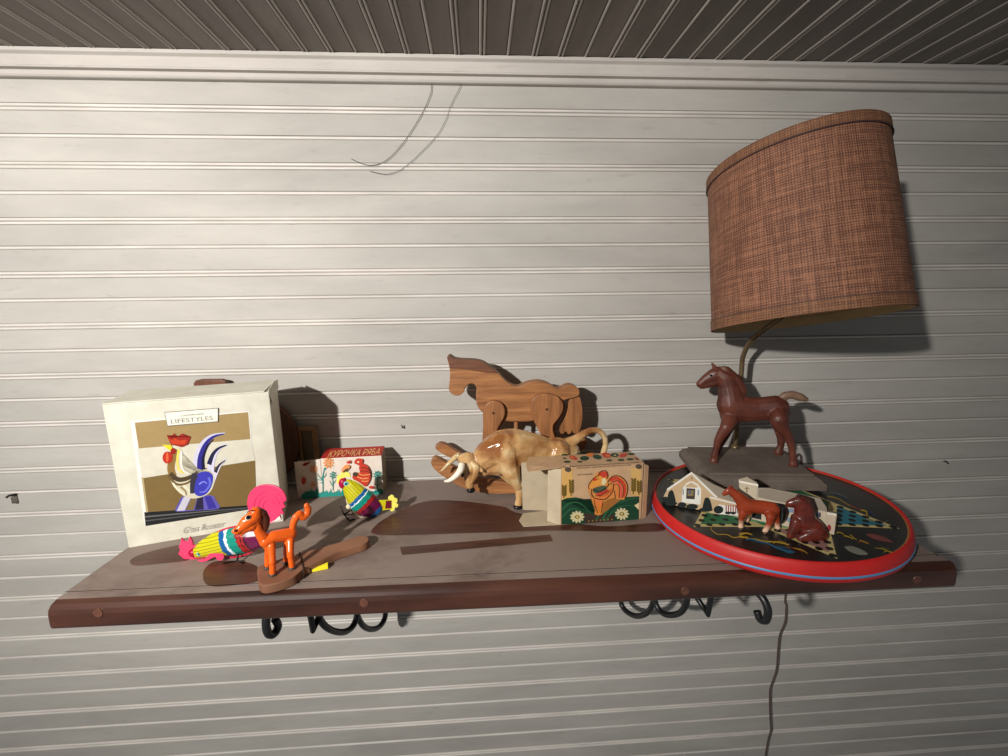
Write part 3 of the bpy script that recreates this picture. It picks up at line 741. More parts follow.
# ------------------------------------------------------------------ orange plastic foal on a wooden paddle
m_pad = mat('reddish_toy_wood', (142, 98, 72), .65, .2, 30, .05, (.3, 1, 1), c2=(112, 74, 52))
m_or = mat('orange_plastic', (236, 98, 24), .32, .05, 60, coat=.25)
m_hoof = flat((70, 66, 62), .4)
ZP = ZS+.0118
pad_px = catmull([(265, 585.3), (279, 582.5), (292.6, 577.2), (300, 571.5), (306, 566.7), (315, 562.6), (336.7, 552.4), (352, 547.2), (363, 543.8), (368.3, 540.5), (368.2, 537.2), (364.5, 535.4), (358, 536), (340, 541.8), (325, 546.2), (311, 550), (299, 552.8), (288, 556), (275, 560.5), (265, 563.6), (259.5, 566), (257.3, 569), (257.5, 576), (259, 583)], 4, True)
pad_pts = [on_z(x, y, ZP) for x, y in pad_px]
F0 = on_z(271, 571.5, ZP); F1 = on_z(289, 564.5, ZP)
pad = thing('jumping_foal_toy', (F0.x+.03, F0.y+.02, ZS), 'orange plastic jointed foal standing on a brown wooden paddle with a yellow peg', 'toy')
bm = bmesh.new(); add_prism(bm, pad_pts, Vector((0, 0, -.0115))); build('paddle', bm, m_pad, pad, bevel=.0012)
ph = Plane((F0+F1)/2, F1-F0)
def foot_d(pl, px, py, z): return pl.dof(on_z(px, py, z))
dfn, dff, drn, drf = [foot_d(ph, *q, ZP+.002) for q in ((273, 574), (267.3, 567), (290.9, 568), (286.5, 562))]
c8 = lambda pts: crop(230, 490, 6.87, pts)
b = blob([[(265.5, 541, 6.2), (273.5, 536.8, 6.4), (284, 535, 6.6), (290.5, 533.8, 6.4)], [(265.5, 541, 5.5), (269, 546, 5)], [(290, 534, 6), (290.3, 541, 4.4)]], ph, .95, .0008, 6)
build('body', b, m_or, pad, smooth=True)
for nm, ch in (('front near', [(271.2, 546, 4.2, .4*dfn), (272, 556, 3.4, .8*dfn), (272.2, 562, 3.6, dfn), (272.5, 563.5, 3.1, dfn), (272.7, 572.5, 3.1, dfn)]),
               ('front far', [(268.5, 548, 3.6, .5*dff), (267.7, 556, 3.1, dff), (267.5, 565, 2.8, dff)]),
               ('rear near', [(290.3, 541, 4, .5*drn), (290.2, 552, 3.4, drn), (290.4, 555.5, 3.5, drn), (290.8, 557, 3, drn), (292, 566, 3, drn)]),
               ('rear far', [(287, 542, 3.4, .5*drf), (286.5, 552, 3, drf), (286.5, 560, 2.8, drf)])):
    lg = build('leg', blob([ch], ph, .95, .0006, 3), m_or, pad, smooth=True)
    q = ch[-1]; bm = bmesh.new(); P = ph.pt(q[0], q[1]+.4, q[3]); k = ph.k(q[0], q[1]); P.z = ZP+.0017
    add_ellipsoid(bm, P, (ph.u*4.1*k, ph.n*3.4*k, up*.0022)); build('hoof', bm, m_hoof, lg)
b = blob([[(237.4, 530.6, 4.3), (241.5, 527.5, 4.9), (247.5, 521.5, 7.0), (254, 516.5, 7.4)], [(244, 530, 3.8), (252, 525.5, 5.4)], [(241.5, 534.2, 2), (244, 531, 2.8)], [(255.5, 512, 5.6), (256, 520, 5.6)], [(238, 529.5, 2.6), (234.8, 531, 3)]], ph, .85, .0007, 4)
hd = build('head', b, m_or, pad, smooth=True)
bm = bmesh.new(); k = ph.k(235, 531); add_ellipsoid(bm, ph.pt(235.3, 530.6, .0046), (ph.u*1.4*k, ph.v*1.6*k, ph.n*.0006)); build('nostril', bm, flat((110, 40, 10), .4), hd)
bm = bmesh.new(); add_ellipsoid(bm, ph.pt(248.3, 518, .0058), (ph.u*3*k, ph.v*3.2*k, ph.n*.0012)); add_ellipsoid(bm, ph.pt(248.1, 517.4, .0068), (ph.u*2*k, ph.v*2.2*k, ph.n*.0009), 1)
build('eye', bm, [flat((232, 214, 190), .3), flat((24, 20, 16), .2)], hd)
bm = bmesh.new(); add_tube(bm, [ph.pt(247, 512.5, .005), ph.pt(250.5, 510.5, .0056), ph.pt(253.5, 510.6, .005)], .0006, 6); build('brow', bm, flat((70, 40, 20)), hd, smooth=True)
b = blob([[(256.5, 524, 4.4), (258.8, 531, 4.8), (263.5, 538, 5.6)]], ph, .8, .0008, 3); build('neck', b, m_or, pad, smooth=True)
b = blob([[(258.5, 510, 3), (263, 513.5, 4), (265.5, 519, 4.2), (265.8, 525, 3.6), (265, 530, 2.6)], [(258, 513, 3), (262, 521, 3.6)]], ph, .9, .0008, 2); build('mane', b, mat('brown_mane', (82, 34, 14), .5, .2, 200, .2), pad, smooth=True)
b = blob([[(292.4, 529, 3.2), (294, 521.5, 3.6), (296.5, 516.5, 3.9), (299.5, 514, 3.8), (301.5, 516.5, 3.8), (304, 517, 3.8), (307.5, 513.5, 3.6), (308.3, 508.5, 3.2), (306.6, 505.5, 2.8)]], ph, .8, .0007, 4); build('tail', b, m_or, pad, smooth=True)
# waist string and yellow pull peg
m_str = flat((48, 36, 30), .8)
q = [on_z(x, y, ZP+.0006) for x, y in ((299.5, 552.6), (301.5, 560), (303.5, 569.2))]
bm = bmesh.new(); add_tube(bm, q+[q[-1]-Vector((0, .0008, .0118))], .0009, 6); build('string', bm, m_str, pad, smooth=True)
bm = bmesh.new()
a0 = on_z(307.5, 573.2, ZS); a1 = on_z(328.3, 568.8, ZS); dirp = (a1-a0).normalized(); side = Vector((-dirp.y, dirp.x, 0))
add_ring_loft(bm, [[a0+side*.001+up*.0004, a0-side*.001+up*.0004, a0-side*.001+up*.003, a0+side*.001+up*.003],
                   [a1+side*.005+up*.0004, a1-side*.001+up*.0004, a1-side*.001+up*.0066, a1+side*.005+up*.0066]], smooth=False)
build('pull_peg', bm, mat('yellow_plastic', (240, 224, 44), .35, .05, 60), pad, bevel=.0004, label='tapered yellow plastic peg')

# ------------------------------------------------------------------ wooden rocking horse toy
m_oak = wood('oak_plank', (120, 74, 40), (176, 120, 72), 'X', .5, 34)
m_oak_v = wood('oak_leg', (112, 68, 38), (170, 114, 68), 'Z', .5, 34)
m_wal = wood('walnut_mane', (86, 50, 30), (118, 72, 44), 'X', .5, 34)
c7 = lambda pts: crop(435, 350, 6.3, pts)
phs = Plane((.05, .735, ZS), (1, 0, 0)); TB = .022
rh = thing('rocking_horse', (.04, .738, ZS), 'wooden rocking horse toy of oak planks standing against the wall behind the bull', 'toy horse')
body = c7(catmull([(76, 52), (82, 38), (98, 36), (122, 52), (170, 60), (235, 62), (300, 74), (350, 106), (402, 148), (440, 190), (480, 218), (520, 232), (560, 218), (610, 202), (668, 198), (720, 214), (760, 238), (790, 244), (820, 230), (850, 220), (885, 228), (908, 250), (912, 275), (898, 294), (860, 304), (830, 312), (800, 330), (700, 420), (600, 450), (520, 452), (440, 448), (380, 420), (330, 395), (300, 392), (276, 370), (262, 335), (258, 290), (262, 246), (250, 220), (228, 212), (205, 222), (190, 246), (176, 272), (150, 288), (120, 286), (96, 268), (86, 240), (92, 190), (92, 120)], 3, True))
bm = bmesh.new(); add_prism(bm, [phs.pt(x, y, TB/2) for x, y in body], -phs.n*TB); build('body', bm, m_oak, rh, bevel=.0016)
mane = c7(catmull([(76, 52), (82, 38), (98, 36), (122, 52), (170, 60), (235, 62), (300, 74), (350, 106), (402, 148)], 3)+[(330, 146), (250, 132), (150, 118), (92, 118)]+[(88, 86)])
bm = bmesh.new(); add_prism(bm, [phs.pt(x, y, TB/2+.0008) for x, y in mane], -phs.n*(TB+.0016)); build('mane', bm, m_wal, rh, bevel=.0012, label='darker walnut mane strip')
tl = c7(catmull([(850, 310), (880, 304), (908, 290), (924, 340), (930, 400), (926, 450), (910, 512), (890, 526), (870, 522), (868, 505), (852, 526), (838, 530), (826, 512), (808, 528), (790, 524), (788, 500), (800, 470), (822, 420), (838, 365)], 3, True))
bm = bmesh.new(); add_prism(bm, [phs.pt(x, y, .005) for x, y in tl], -phs.n*.010); build('tail', bm, m_oak_v, rh, bevel=.0012)
fl_ = c7(catmull([(302, 400), (312, 360), (340, 328), (380, 320), (420, 336), (440, 374), (436, 420), (410, 470), (385, 520), (372, 575), (368, 640), (300, 640), (300, 560), (303, 480)], 3, True))
hl_ = c7(catmull([(606, 375), (612, 320), (650, 285), (710, 276), (770, 292), (804, 330), (806, 380), (780, 430), (748, 470), (745, 510), (758, 560), (770, 640), (690, 640), (676, 560), (650, 500), (620, 440)], 3, True))
for sgn in (1, -1):
    for lp, hx in ((fl_, c7([(368, 398)])[0]), (hl_, c7([(705, 374)])[0])):
        d1 = TB/2+.010 if sgn > 0 else -TB/2-.0008
        pts = lp if sgn > 0 else [(x+2, y) for x, y in lp]
        bm = bmesh.new(); add_prism(bm, [phs.pt(x, y, d1) for x, y in pts], -phs.n*.0092); lg = build('leg', bm, m_oak_v, rh, bevel=.0014)
        if sgn > 0:
            bm = bmesh.new(); P = phs.pt(*hx, d1); add_tube(bm, [P-phs.n*.002, P+phs.n*.0006], .0021, 10); add_tube(bm, [P-phs.n*.002, P+phs.n*.001], .0009, 8)
            build('screw', bm, flat((50, 34, 24), .5), lg)
bm = bmesh.new(); k = phs.k(516, 425)
P = phs.pt(516, 421); add_tube(bm, [P+up*.006, Vector((P.x, P.y, ZS+.03))], .0037, 10); build('dowel', bm, m_oak, rh, smooth=True)
def rocker(y, px_pts, thick):
    pl = Plane((.05, y, ZS), (1, 0, 0)); bm = bmesh.new()
    add_prism(bm, [pl.pt(a, b_) for a, b_ in catmull(px_pts, 4, True)], Vector((0, thick, 0))); build('rocker', bm, m_oak, rh, bevel=.0016)
rocker(.7035, [(431, 462), (434.5, 457.5), (441, 459.5), (452, 466), (470, 474), (490, 480), (510, 482), (535, 480), (560, 473), (580, 463), (592, 455), (599, 457), (599, 463), (585, 476), (560, 487), (535, 492), (508, 494), (485, 493.5), (463, 488), (445, 478), (434, 469)], .013)
rocker(.758, [(435.5, 449), (439, 443.5), (446, 444.5), (456, 451), (474, 459), (495, 464), (516, 465), (545, 459), (566, 447), (576, 439), (584, 438.5), (587, 444), (578, 454), (560, 464), (540, 469), (515, 471), (490, 470), (468, 465), (448, 457)], .013)
bm = bmesh.new(); add_box(bm, (.062, .737, ZS+.027), .024, .056, .010); build('cross_bar', bm, m_oak, rh, bevel=.001)

# ------------------------------------------------------------------ ceramic bull
m_bull, nt, bb = nodes_of('glazed_tan_ceramic')
mp = coords(nt); n_ = noise(nt, mp, 22, 4, .55, .3)
r_ = ramp(nt, [(.36, lin((216, 190, 142))), (.50, lin((194, 150, 98))), (.64, lin((142, 90, 50)))]); nt.links.new(n_.outputs['Fac'], r_.inputs[0])
nt.links.new(r_.outputs[0], bb.inputs['Base Color']); bb.inputs['Roughness'].default_value = .2
bb.inputs['Coat Weight'].default_value = .6; bb.inputs['Coat Roughness'].default_value = .06
m_ivory = mat('ivory_horn', (240, 232, 214), .15, .05, 60, coat=.5)
m_blackglaze = mat('black_glaze', (22, 22, 22), .15, .1, 60, coat=.5)
pbull = Plane((.06, .680, ZS), (1, .16, 0))
bl = thing('bull_figurine', (.09, .685, ZS), 'glazed tan bull figurine charging with lowered head, beside the open carton', 'figurine')
dn = pbull.dof(on_z(518, 509, ZS))
b = blob([[(479, 463, 11), (492, 452, 16), (505, 449, 21), (515, 449, 21.5), (530, 449, 17.5), (545, 453, 16), (558, 453, 16.5), (567, 454, 14)],
          [(467, 463, 8), (479, 463, 11.5)], [(488, 466, 9), (500, 462, 14)],
          [(464, 459, 6.5), (468.5, 466, 8.2), (469.5, 476, 6.2), (470, 485, 4.6)], [(476, 462, 10), (484, 470, 7)],
          [(507, 460, 13, .012), (511, 471, 9.8, .017), (514.5, 479, 6.4, .019), (517.5, 486.5, 4.4, .019)], [(517, 485.5, 4.2, .019), (527, 482, 3.6, .016)],
          [(500, 460, 11, -.012), (506, 472, 8, -.014), (514, 482, 4.6, -.008)],
          [(514.5, 478, 5.4, .010), (519, 488, 4.4, dn*.8), (519.5, 499, 3.8, dn*.95), (518.5, 504, 4.2, dn)],
          [(558, 457, 14, .01), (564, 468, 9, .014), (577, 478, 6, .016), (578, 488, 4.4, .016), (574, 498, 4, .016)],
          [(561, 456, 13, -.006), (570, 466, 8, -.004), (588, 476, 5, -.002), (588, 486, 4, -.002), (586, 494, 4, -.002)],
          [(506, 452, 14, .014), (509, 462, 11, .016)], [(559, 452, 12.5, .010)], [(468, 459, 7.5, .004), (472, 466, 8, .004)]], pbull, .8, .0010, 4)
bo = build('body', b, m_bull, bl, smooth=True)
b = blob([[(566, 445, 7), (575, 440, 5), (584, 433.5, 3.6), (590, 430.5, 3.2), (597, 430, 3), (602, 433, 2.9), (605, 438.5, 2.8), (605.5, 445, 2.8), (604, 451, 3.2), (602, 456, 2.6)]], pbull, 1, .0008, 4); build('tail', b, m_bull, bl, smooth=True)
c4 = lambda pts: crop(425, 420, 7.564, pts)
for pts, rr, dd, m_ in (([(278, 335), (272, 370), (250, 405), (215, 438), (175, 460), (145, 463)], [3.4, 3.3, 3, 2.5, 1.7, .7], [.016, .022, .025, .025, .023, .02], m_ivory),
                        ([(262, 268), (240, 275), (210, 300), (175, 335), (145, 365), (120, 388)], [3.2, 3, 2.6, 2.1, 1.5, .7], [-.012, -.018, -.02, -.02, -.018, -.016], mat('tan_horn', (206, 178, 130), .2, .1, 60, coat=.5))):  # far horn in a darker tan than the ivory one
    q = c4(pts); P = catmull([tuple(pbull.pt(x, y, d)) for (x, y), d in zip(q, dd)], 4); R = catmull([(r,) for r in rr], 4)
    bm = bmesh.new(); add_tube(bm, P, [r[0]*pbull.k(450, 470) for r in R], 12); build('horn', bm, m_, bl, smooth=True)
b = blob([[(472, 463, 3, .012), (476.5, 468, 3.6, .018), (475, 476, 3, .017), (471, 483, 1.8, .014)], [(477, 465, 3, .013), (482, 471, 1.8, .018)]], pbull, .5, .0007, 3); build('ear', b, m_bull, bl, smooth=True)
bm = bmesh.new(); k = pbull.k(470, 488); add_ellipsoid(bm, pbull.pt(471, 490, .001), (pbull.u*4.4*k, pbull.v*3*k, pbull.n*3.6*k)); build('muzzle', bm, m_blackglaze, bl)
bm = bmesh.new(); add_ellipsoid(bm, pbull.pt(462.5, 475, .0095), (pbull.u*1.8*k, pbull.v*2.4*k, pbull.n*1.6*k)); build('eye', bm, m_blackglaze, bl)
for q in ((518, 506.5, dn), (573, 501, .016), (585, 497, -.002)):
    bm = bmesh.new(); P = pbull.pt(*q); P.z = ZS+.0045; add_ellipsoid(bm, P, (pbull.u*5*k, pbull.n*4.4*k, up*.0046)); build('hoof', bm, m_blackglaze, bl)

# ------------------------------------------------------------------ open rooster carton
m_crd = mat('tan_card', (196, 160, 122), .6, .1, 50, .05)
m_crd_in = mat('bare_card', (192, 176, 148), .75, .1, 50, .05)
A = on_z(560, 524.6, ZS); B = on_z(641, 519, ZS); A.y -= .002; HB = .0935; DB = .047
pc = Plane(A, B-A); cb = -pc.n*DB; ud = (B-A).normalized()
oc = thing('toy_carton', (A+B)/2+cb/2, 'tan carton printed with a rooster, its left end torn open, in front of the bull', 'box')
tk = .0011
bm = bmesh.new(); add_prism(bm, [A, B, B+up*HB, A+up*HB], -pc.n*tk, 0); build('front_panel', bm, m_crd, oc)
bm = bmesh.new(); add_prism(bm, [A+cb, B+cb, B+cb+up*HB, A+cb+up*HB], pc.n*tk, 0); build('back_panel', bm, m_crd_in, oc)
bm = bmesh.new(); add_prism(bm, [A+up*HB, B+up*HB, B+up*HB+cb, A+up*HB+cb], -up*tk); build('top_panel', bm, m_crd, oc)
bm = bmesh.new(); add_prism(bm, [A+up*tk, B+up*tk, B+cb+up*tk, A+cb+up*tk], -up*(tk-.0002)); build('bottom_panel', bm, m_crd_in, oc)
bm = bmesh.new(); add_prism(bm, [B, B+cb, B+cb+up*(HB-.002), B+up*(HB-.002)], -ud*tk); build('end_panel', bm, m_crd, oc)
bm = bmesh.new(); add_prism(bm, [B+ud*.0012+pc.n*-.001, B+ud*.009-pc.n*.004, B+ud*.009-pc.n*.004+up*(HB-.008), B+ud*.0012+pc.n*-.001+up*(HB-.004)], ud*tk); build('end_flap', bm, m_crd, oc)
# flaps at the open left end
ptop = Plane(A+up*HB, ud); ptop.n = Vector((0, 0, 1)); ptop.v = -pc.n
pbot = Plane(A+up*.001, ud); pbot.n = Vector((0, 0, 1)); pbot.v = -pc.n
q = [A+up*HB, A+up*HB+cb*.97, A-ud*.040+up*(HB+.002)+cb*.92, A-ud*.050+up*(HB+.0005)+cb*.35, A-ud*.050+up*(HB-.003)-cb*.02]
bm = bmesh.new(); add_prism(bm, q, -up*tk); build('top_flap', bm, m_crd, oc)
q = [A-ud*.0002+up*.0015, A-ud*.0002+cb+up*.0015, A-ud*.050+cb*.9+up*.0015, A-ud*.060+cb*.45+up*.0015, A-ud*.056+up*.0015+cb*.05]
bm = bmesh.new(); add_prism(bm, q, -up*.0009); build('bottom_flap', bm, m_crd_in, oc)
q = [A+cb, A+cb+up*(HB-.004), A-ud*.052+cb*.98+up*(HB-.008), A-ud*.050+cb*.98+up*.006]
bm = bmesh.new(); add_prism(bm, q, pc.n*tk); build('back_flap', bm, m_crd_in, oc)
q = [A, A+up*(HB-.003), A-ud*.017+cb*.22+up*(HB-.006), A-ud*.018+cb*.22+up*.003]
bm = bmesh.new(); add_prism(bm, q, -pc.n*tk); build('front_flap', bm, m_crd_in, oc)
c2 = lambda pts: crop(510, 440, 6.72, pts)
dgr, mgr, blk, orr, rdd, crm, olv = (28, 66, 46), (44, 96, 62), (40, 32, 30), (222, 124, 62), (196, 66, 48), (226, 206, 160), (112, 92, 36)
def leafcurve(pts, w0, w1, c): return (c, c2(stroke(pts, w0, w1)))
itm = [((214, 168, 96), c2([(350, 190), (420, 190), (420, 390), (350, 400)])), ((212, 172, 104), c2([(815, 190), (880, 180), (880, 380), (815, 370)])),
       ((196, 160, 122), c2([(376, 170), (402, 170), (402, 220), (376, 220)])),
       (dgr, c2([(345, 405), (380, 390), (440, 385), (490, 395), (530, 420), (560, 470), (590, 500), (640, 440), (690, 410), (760, 385), (868, 378), (866, 535), (720, 552), (560, 560), (345, 568)])),
       ((62, 50, 42), c2([(500, 490), (560, 500), (600, 510), (650, 505), (700, 500), (700, 552), (500, 562)])),
       (mgr, c2(stroke([(350, 470), (400, 425), (470, 425), (540, 490)], 14, 3))), (mgr, c2(stroke([(350, 520), (400, 470), (450, 465), (500, 500)], 10, 3))),
       (mgr, c2(stroke([(620, 540), (650, 480), (700, 430), (800, 400), (864, 390)], 16, 3))), (mgr, c2(stroke([(640, 545), (700, 470), (780, 440), (860, 450)], 10, 3))),
       (mgr, c2(stroke([(580, 540), (620, 460), (690, 395), (720, 385)], 12, 3))),
       (crm, c2([(836, 440), (868, 420), (866, 470)])),
       # rooster outline then fills
       ((212, 140, 70), c2(catmull([(560, 250), (592, 215), (640, 206), (662, 232), (655, 258), (690, 240), (740, 240), (785, 285), (793, 340), (775, 395), (735, 400), (700, 390), (660, 400), (630, 420), (622, 450), (618, 500), (570, 500), (575, 455), (548, 400), (555, 370), (525, 335), (530, 295)], 4, True))),
       (rdd, c2(catmull([(596, 222), (620, 212), (648, 214), (656, 236), (640, 252), (600, 244)], 4, True))),
       ((224, 150, 66), c2(catmull([(566, 262), (592, 240), (622, 250), (640, 275), (600, 300), (560, 318), (532, 325), (538, 300)], 4, True))),
       (rdd, c2(ell(572, 266, 15, 9, rot=-.5))),
       ((222, 208, 160), c2([(618, 262), (640, 255), (650, 280), (632, 306), (614, 296)])),
       ((72, 92, 70), c2(catmull([(556, 330), (600, 312), (640, 308), (650, 330), (610, 350), (570, 358)], 4, True))),
       (rdd, c2(catmull([(575, 362), (620, 350), (655, 330), (665, 345), (640, 372), (600, 380)], 4, True))),
       (orr, c2(catmull([(590, 385), (640, 378), (676, 340), (690, 310), (700, 335), (680, 375), (640, 398), (600, 398)], 4, True))),
       (rdd, c2(stroke([(672, 275), (715, 256), (762, 290), (772, 340), (760, 385)], 22, 16))),
       ((226, 92, 76), c2(stroke([(690, 285), (720, 280), (742, 310), (748, 350), (738, 388)], 14, 14))),
       (orr, c2(stroke([(700, 305), (716, 315), (722, 345), (718, 385)], 13, 10))),
       (orr, c2(catmull([(562, 385), (600, 395), (625, 415), (618, 450), (598, 468), (580, 450), (568, 420)], 4, True))),
       ((214, 128, 46), c2(stroke([(600, 440), (598, 490)], 16, 8))), ((214, 128, 46), c2([(572, 485), (595, 470), (622, 488), (612, 500), (595, 492), (580, 505)])),
       (blk, c2(ell(592, 262, 4, 4, 8)))]
for L_, w_ in (([(532, 330), (530, 300), (562, 258), (592, 240), (604, 216), (640, 206), (658, 232), (650, 262)], 5), ([(548, 330), (552, 372), (575, 392), (620, 400), (650, 392), (690, 345), (695, 300)], 6), ([(655, 285), (690, 245), (740, 245), (782, 285), (790, 340), (772, 396)], 6),
               ([(672, 300), (715, 272), (752, 300), (762, 345), (750, 392)], 4), ([(690, 300), (722, 298), (736, 330), (732, 390)], 4), ([(702, 340), (708, 392)], 5), ([(556, 330), (600, 345), (650, 318), (665, 290)], 6), ([(562, 400), (575, 450), (590, 490)], 4), ([(625, 410), (618, 455), (612, 495)], 4), ([(570, 375), (610, 372), (655, 345)], 4)):
    itm.append((blk, c2(stroke(L_, w_))))
for fx, fy in ((452, 517), (752, 497)):
    for k in range(11):
        a = 2*math.pi*k/11; itm.append(((206, 196, 150), c2(ell(fx+math.cos(a)*32, fy+math.sin(a)*26, 17, 9, 8, rot=a))))
    itm.append(((120, 84, 40), c2(ell(fx, fy, 14, 12, 10)))); itm.append(((222, 200, 110), c2(ell(fx, fy, 8, 7, 8))))
for ex, ey, e2 in ((362, 350, 40), (410, 325, 50), (828, 315, 50), (866, 325, 45)):
    itm.append((olv, c2(stroke([(ex-2, ey+e2), (ex+2, ey-e2)], 4))))
    for k in range(5):
        for s_ in (-1, 1): itm.append((olv, c2(ell(ex+s_*9, ey-e2+k*e2*.36, 4.5, 12, 7, rot=s_*.5))))
for ex, ey in ((386, 198), (862, 178)):
    itm.append(((84, 74, 66), c2(ell(ex, ey, 19, 17, 8))))
for k in range(7): itm.append(((150, 118, 60), c2(ell(530+k*26, 545-k*2, 6, 5, 7))))
decal('artwork', oc, pc, itm, d0=.0003, step=.00003, label='printed rooster among green leaves and daisies')
put_text('lettering', 'ИГРУШКА ЗАВОДНАЯ МЕТАЛЛИЧЕСКАЯ', oc, pc, 604, 466.6, 53, 1.8, m_black_ink, d=.0022)
put_text('lettering', 'ПЕТУШОК', oc, pc, 585, 474.4, 15, 1.7, m_black_ink, d=.0022)
itm = []
random.seed(11)
ct = lambda pts: crop(558, 450, 10.957, pts)
for c, x, y, rx, ry_, ro in ((rdd, 170, 85, 48, 20, .35), (dgr, 290, 90, 52, 26, 0), (dgr, 240, 128, 30, 10, 0), (dgr, 100, 128, 40, 12, 0), (dgr, 70, 90, 22, 8, .2), (dgr, 75, 52, 40, 9, 0), (orr, 350, 52, 40, 20, 0), (dgr, 430, 75, 50, 26, .2), (rdd, 530, 55, 50, 28, .2), (dgr, 620, 55, 44, 22, 0), (rdd, 715, 55, 45, 22, -.3), (dgr, 560, 112, 34, 10, 0), (dgr, 690, 108, 36, 12, 0), (dgr, 790, 100, 40, 12, 0), (dgr, 800, 42, 40, 12, 0), (orr, 545, 62, 26, 10, .2), ((200, 180, 130), 625, 58, 14, 8, 0), (dgr, 230, 38, 30, 7, 0), ((120, 60, 70), 860, 95, 26, 10, .5), (orr, 160, 82, 22, 8, .5)):
    itm.append((c, ct(ell(x, y, rx, ry_, 10, rot=ro))))
decal('top_artwork', oc, ptop, itm, d0=.0003, step=.00003)

# ------------------------------------------------------------------ round star game board (slightly tipped)
NT = Vector((-.05, -.01, 1)).normalized()
TP0 = Vector((.4365, .594, ZS+.009-.05*.0-.0008))
TX = (Vector((1, 0, 0))-NT*NT.x).normalized(); TY = NT.cross(TX)
KX, KY = 1.05, 1.015                # the old board has warped a little oval
def on_t(px, py, h): return on_plane(px, py, TP0, NT, h)
def tl_(x, y, h): return TP0+TX*x*KX+TY*y*KY+NT*h
m_redp = mat('red_enamel', (198, 36, 34), .5, .16, 14, .04)
m_bluep = mat('blue_enamel', (86, 140, 186), .4, .08, 50)
m_lacq = mat('black_lacquer', (28, 28, 27), .33, .35, 30, coat=.2)
m_goldline = mat('gold_line', (158, 116, 60), .45, .2, 80)
gb = thing('game_board', TP0, 'round red-rimmed star game board with black lacquer face, under the lamp and overhanging the shelf', 'game board')
NS = 96
def ring(r, h): return [tl_(r*math.cos(2*math.pi*k/NS), r*math.sin(2*math.pi*k/NS), h) for k in range(NS)]
bm = bmesh.new()
prof = [(.150, 0.0), (.1575, .0), (.1605, .003), (.1612, .008), (.1612, .0085), (.1602, .017), (.1588, .0225), (.1570, .0262), (.1553, .0268), (.1545, .0258), (.1542, .0232), (.1500, .0232)]
add_ring_loft(bm, [ring(r, h) for r, h in prof], False); build('rim', bm, m_redp, gb, label='red painted rim')
bm = bmesh.new(); add_ring_loft(bm, [ring(r, h) for r, h in ((.1606, .0072), (.1617, .0078), (.1617, .0102), (.1604, .0108))], False); build('stripe', bm, m_bluep, gb, label='thin blue line round the rim')
bm = bmesh.new(); add_ring_loft(bm, [ring(.1546, .004), ring(.1546, .0234)], True, smooth=False); build('face', bm, m_lacq, gb)
bm = bmesh.new(); add_ring_loft(bm, [ring(.1525, .0236), ring(.1538, .0239), ring(.1546, .0236)], False); build('gold_line', bm, m_goldline, gb)
bm = bmesh.new(); add_ring_loft(bm, [[TP0+Vector((.07*math.cos(2*math.pi*k/40), .07*math.sin(2*math.pi*k/40), -.0082)) for k in range(40)], [tl_(.07*math.cos(2*math.pi*k/40), .07*math.sin(2*math.pi*k/40), .002) for k in range(40)]], True, smooth=False)
build('foot', bm, mat('foot_wood', (70, 40, 28), .6), gb)
ptray = Plane(TP0, TX, lean=TY); ptray.n = NT; ptray.v = TY
HF = .0236
def tpoly(bm, pts, mi, h): add_poly(bm, [tl_(x, y, h) for x, y in pts], mi)
cols = [(40, 112, 128), (150, 112, 104), (48, 110, 70), (150, 56, 50), (60, 96, 140), (190, 150, 60)]
bm = bmesh.new(); ms = [flat(c, .4) for c in cols]+[flat((196, 178, 122), .45), flat((24, 24, 22), .4)]
R1, R2 = .1455, .0840
TIPA = [-42.5, -95, -159, 138, 78, 18]; INA = [-14, -69, -127, -190, -250, -310]
def star_in(k): q = math.radians(INA[k % 6]); return (R2*math.cos(q), R2*math.sin(q))
for k in range(6):
    a = math.radians(TIPA[k])
    tip = (R1*math.cos(a), R1*math.sin(a)); b0 = star_in(k); b1 = star_in(k+1)
    if k in (4, 5): continue
    tpoly(bm, [tip, b0, b1], 6, HF)
    cx, cyy = [(tip[i]+b0[i]+b1[i])/3 for i in (0, 1)]
    ins = [tuple(c+(p-c)*.74 for p, c in zip(v, (cx, cyy))) for v in (tip, b0, b1)]
    tpoly(bm, ins, k, HF+.0001)
    for i in range(5):                                   # marble dimples
        for j in range(i+1):
            f = (i+.5)/5.2; g = (j+.5)/(i+1)
            e0 = [tip[q]+(b0[q]-tip[q])*f for q in (0, 1)]; e1 = [tip[q]+(b1[q]-tip[q])*f for q in (0, 1)]
            c_ = [e0[q]+(e1[q]-e0[q])*g for q in (0, 1)]
            tpoly(bm, [(c_[0]+.0042*math.cos(t), c_[1]+.0042*math.sin(t)) for t in [2*math.pi*m_/10 for m_ in range(10)]], 7, HF+.0002)
hexp = [star_in(k) for k in range(6)]
tpoly(bm, hexp[::-1], 6, HF+.00005); tpoly(bm, [(x*.95, y*.95) for x, y in hexp[::-1]], 2, HF+.00012)
build('star', bm, ms, gb, label='coloured star points edged in cream')
c9 = lambda pts: crop(820, 470, 6.3, pts)
cA = lambda pts: crop(700, 530, 6.3, pts)
gold, blu2, mauve, silv = (176, 146, 44), (40, 92, 120), (118, 66, 62), (122, 122, 112)
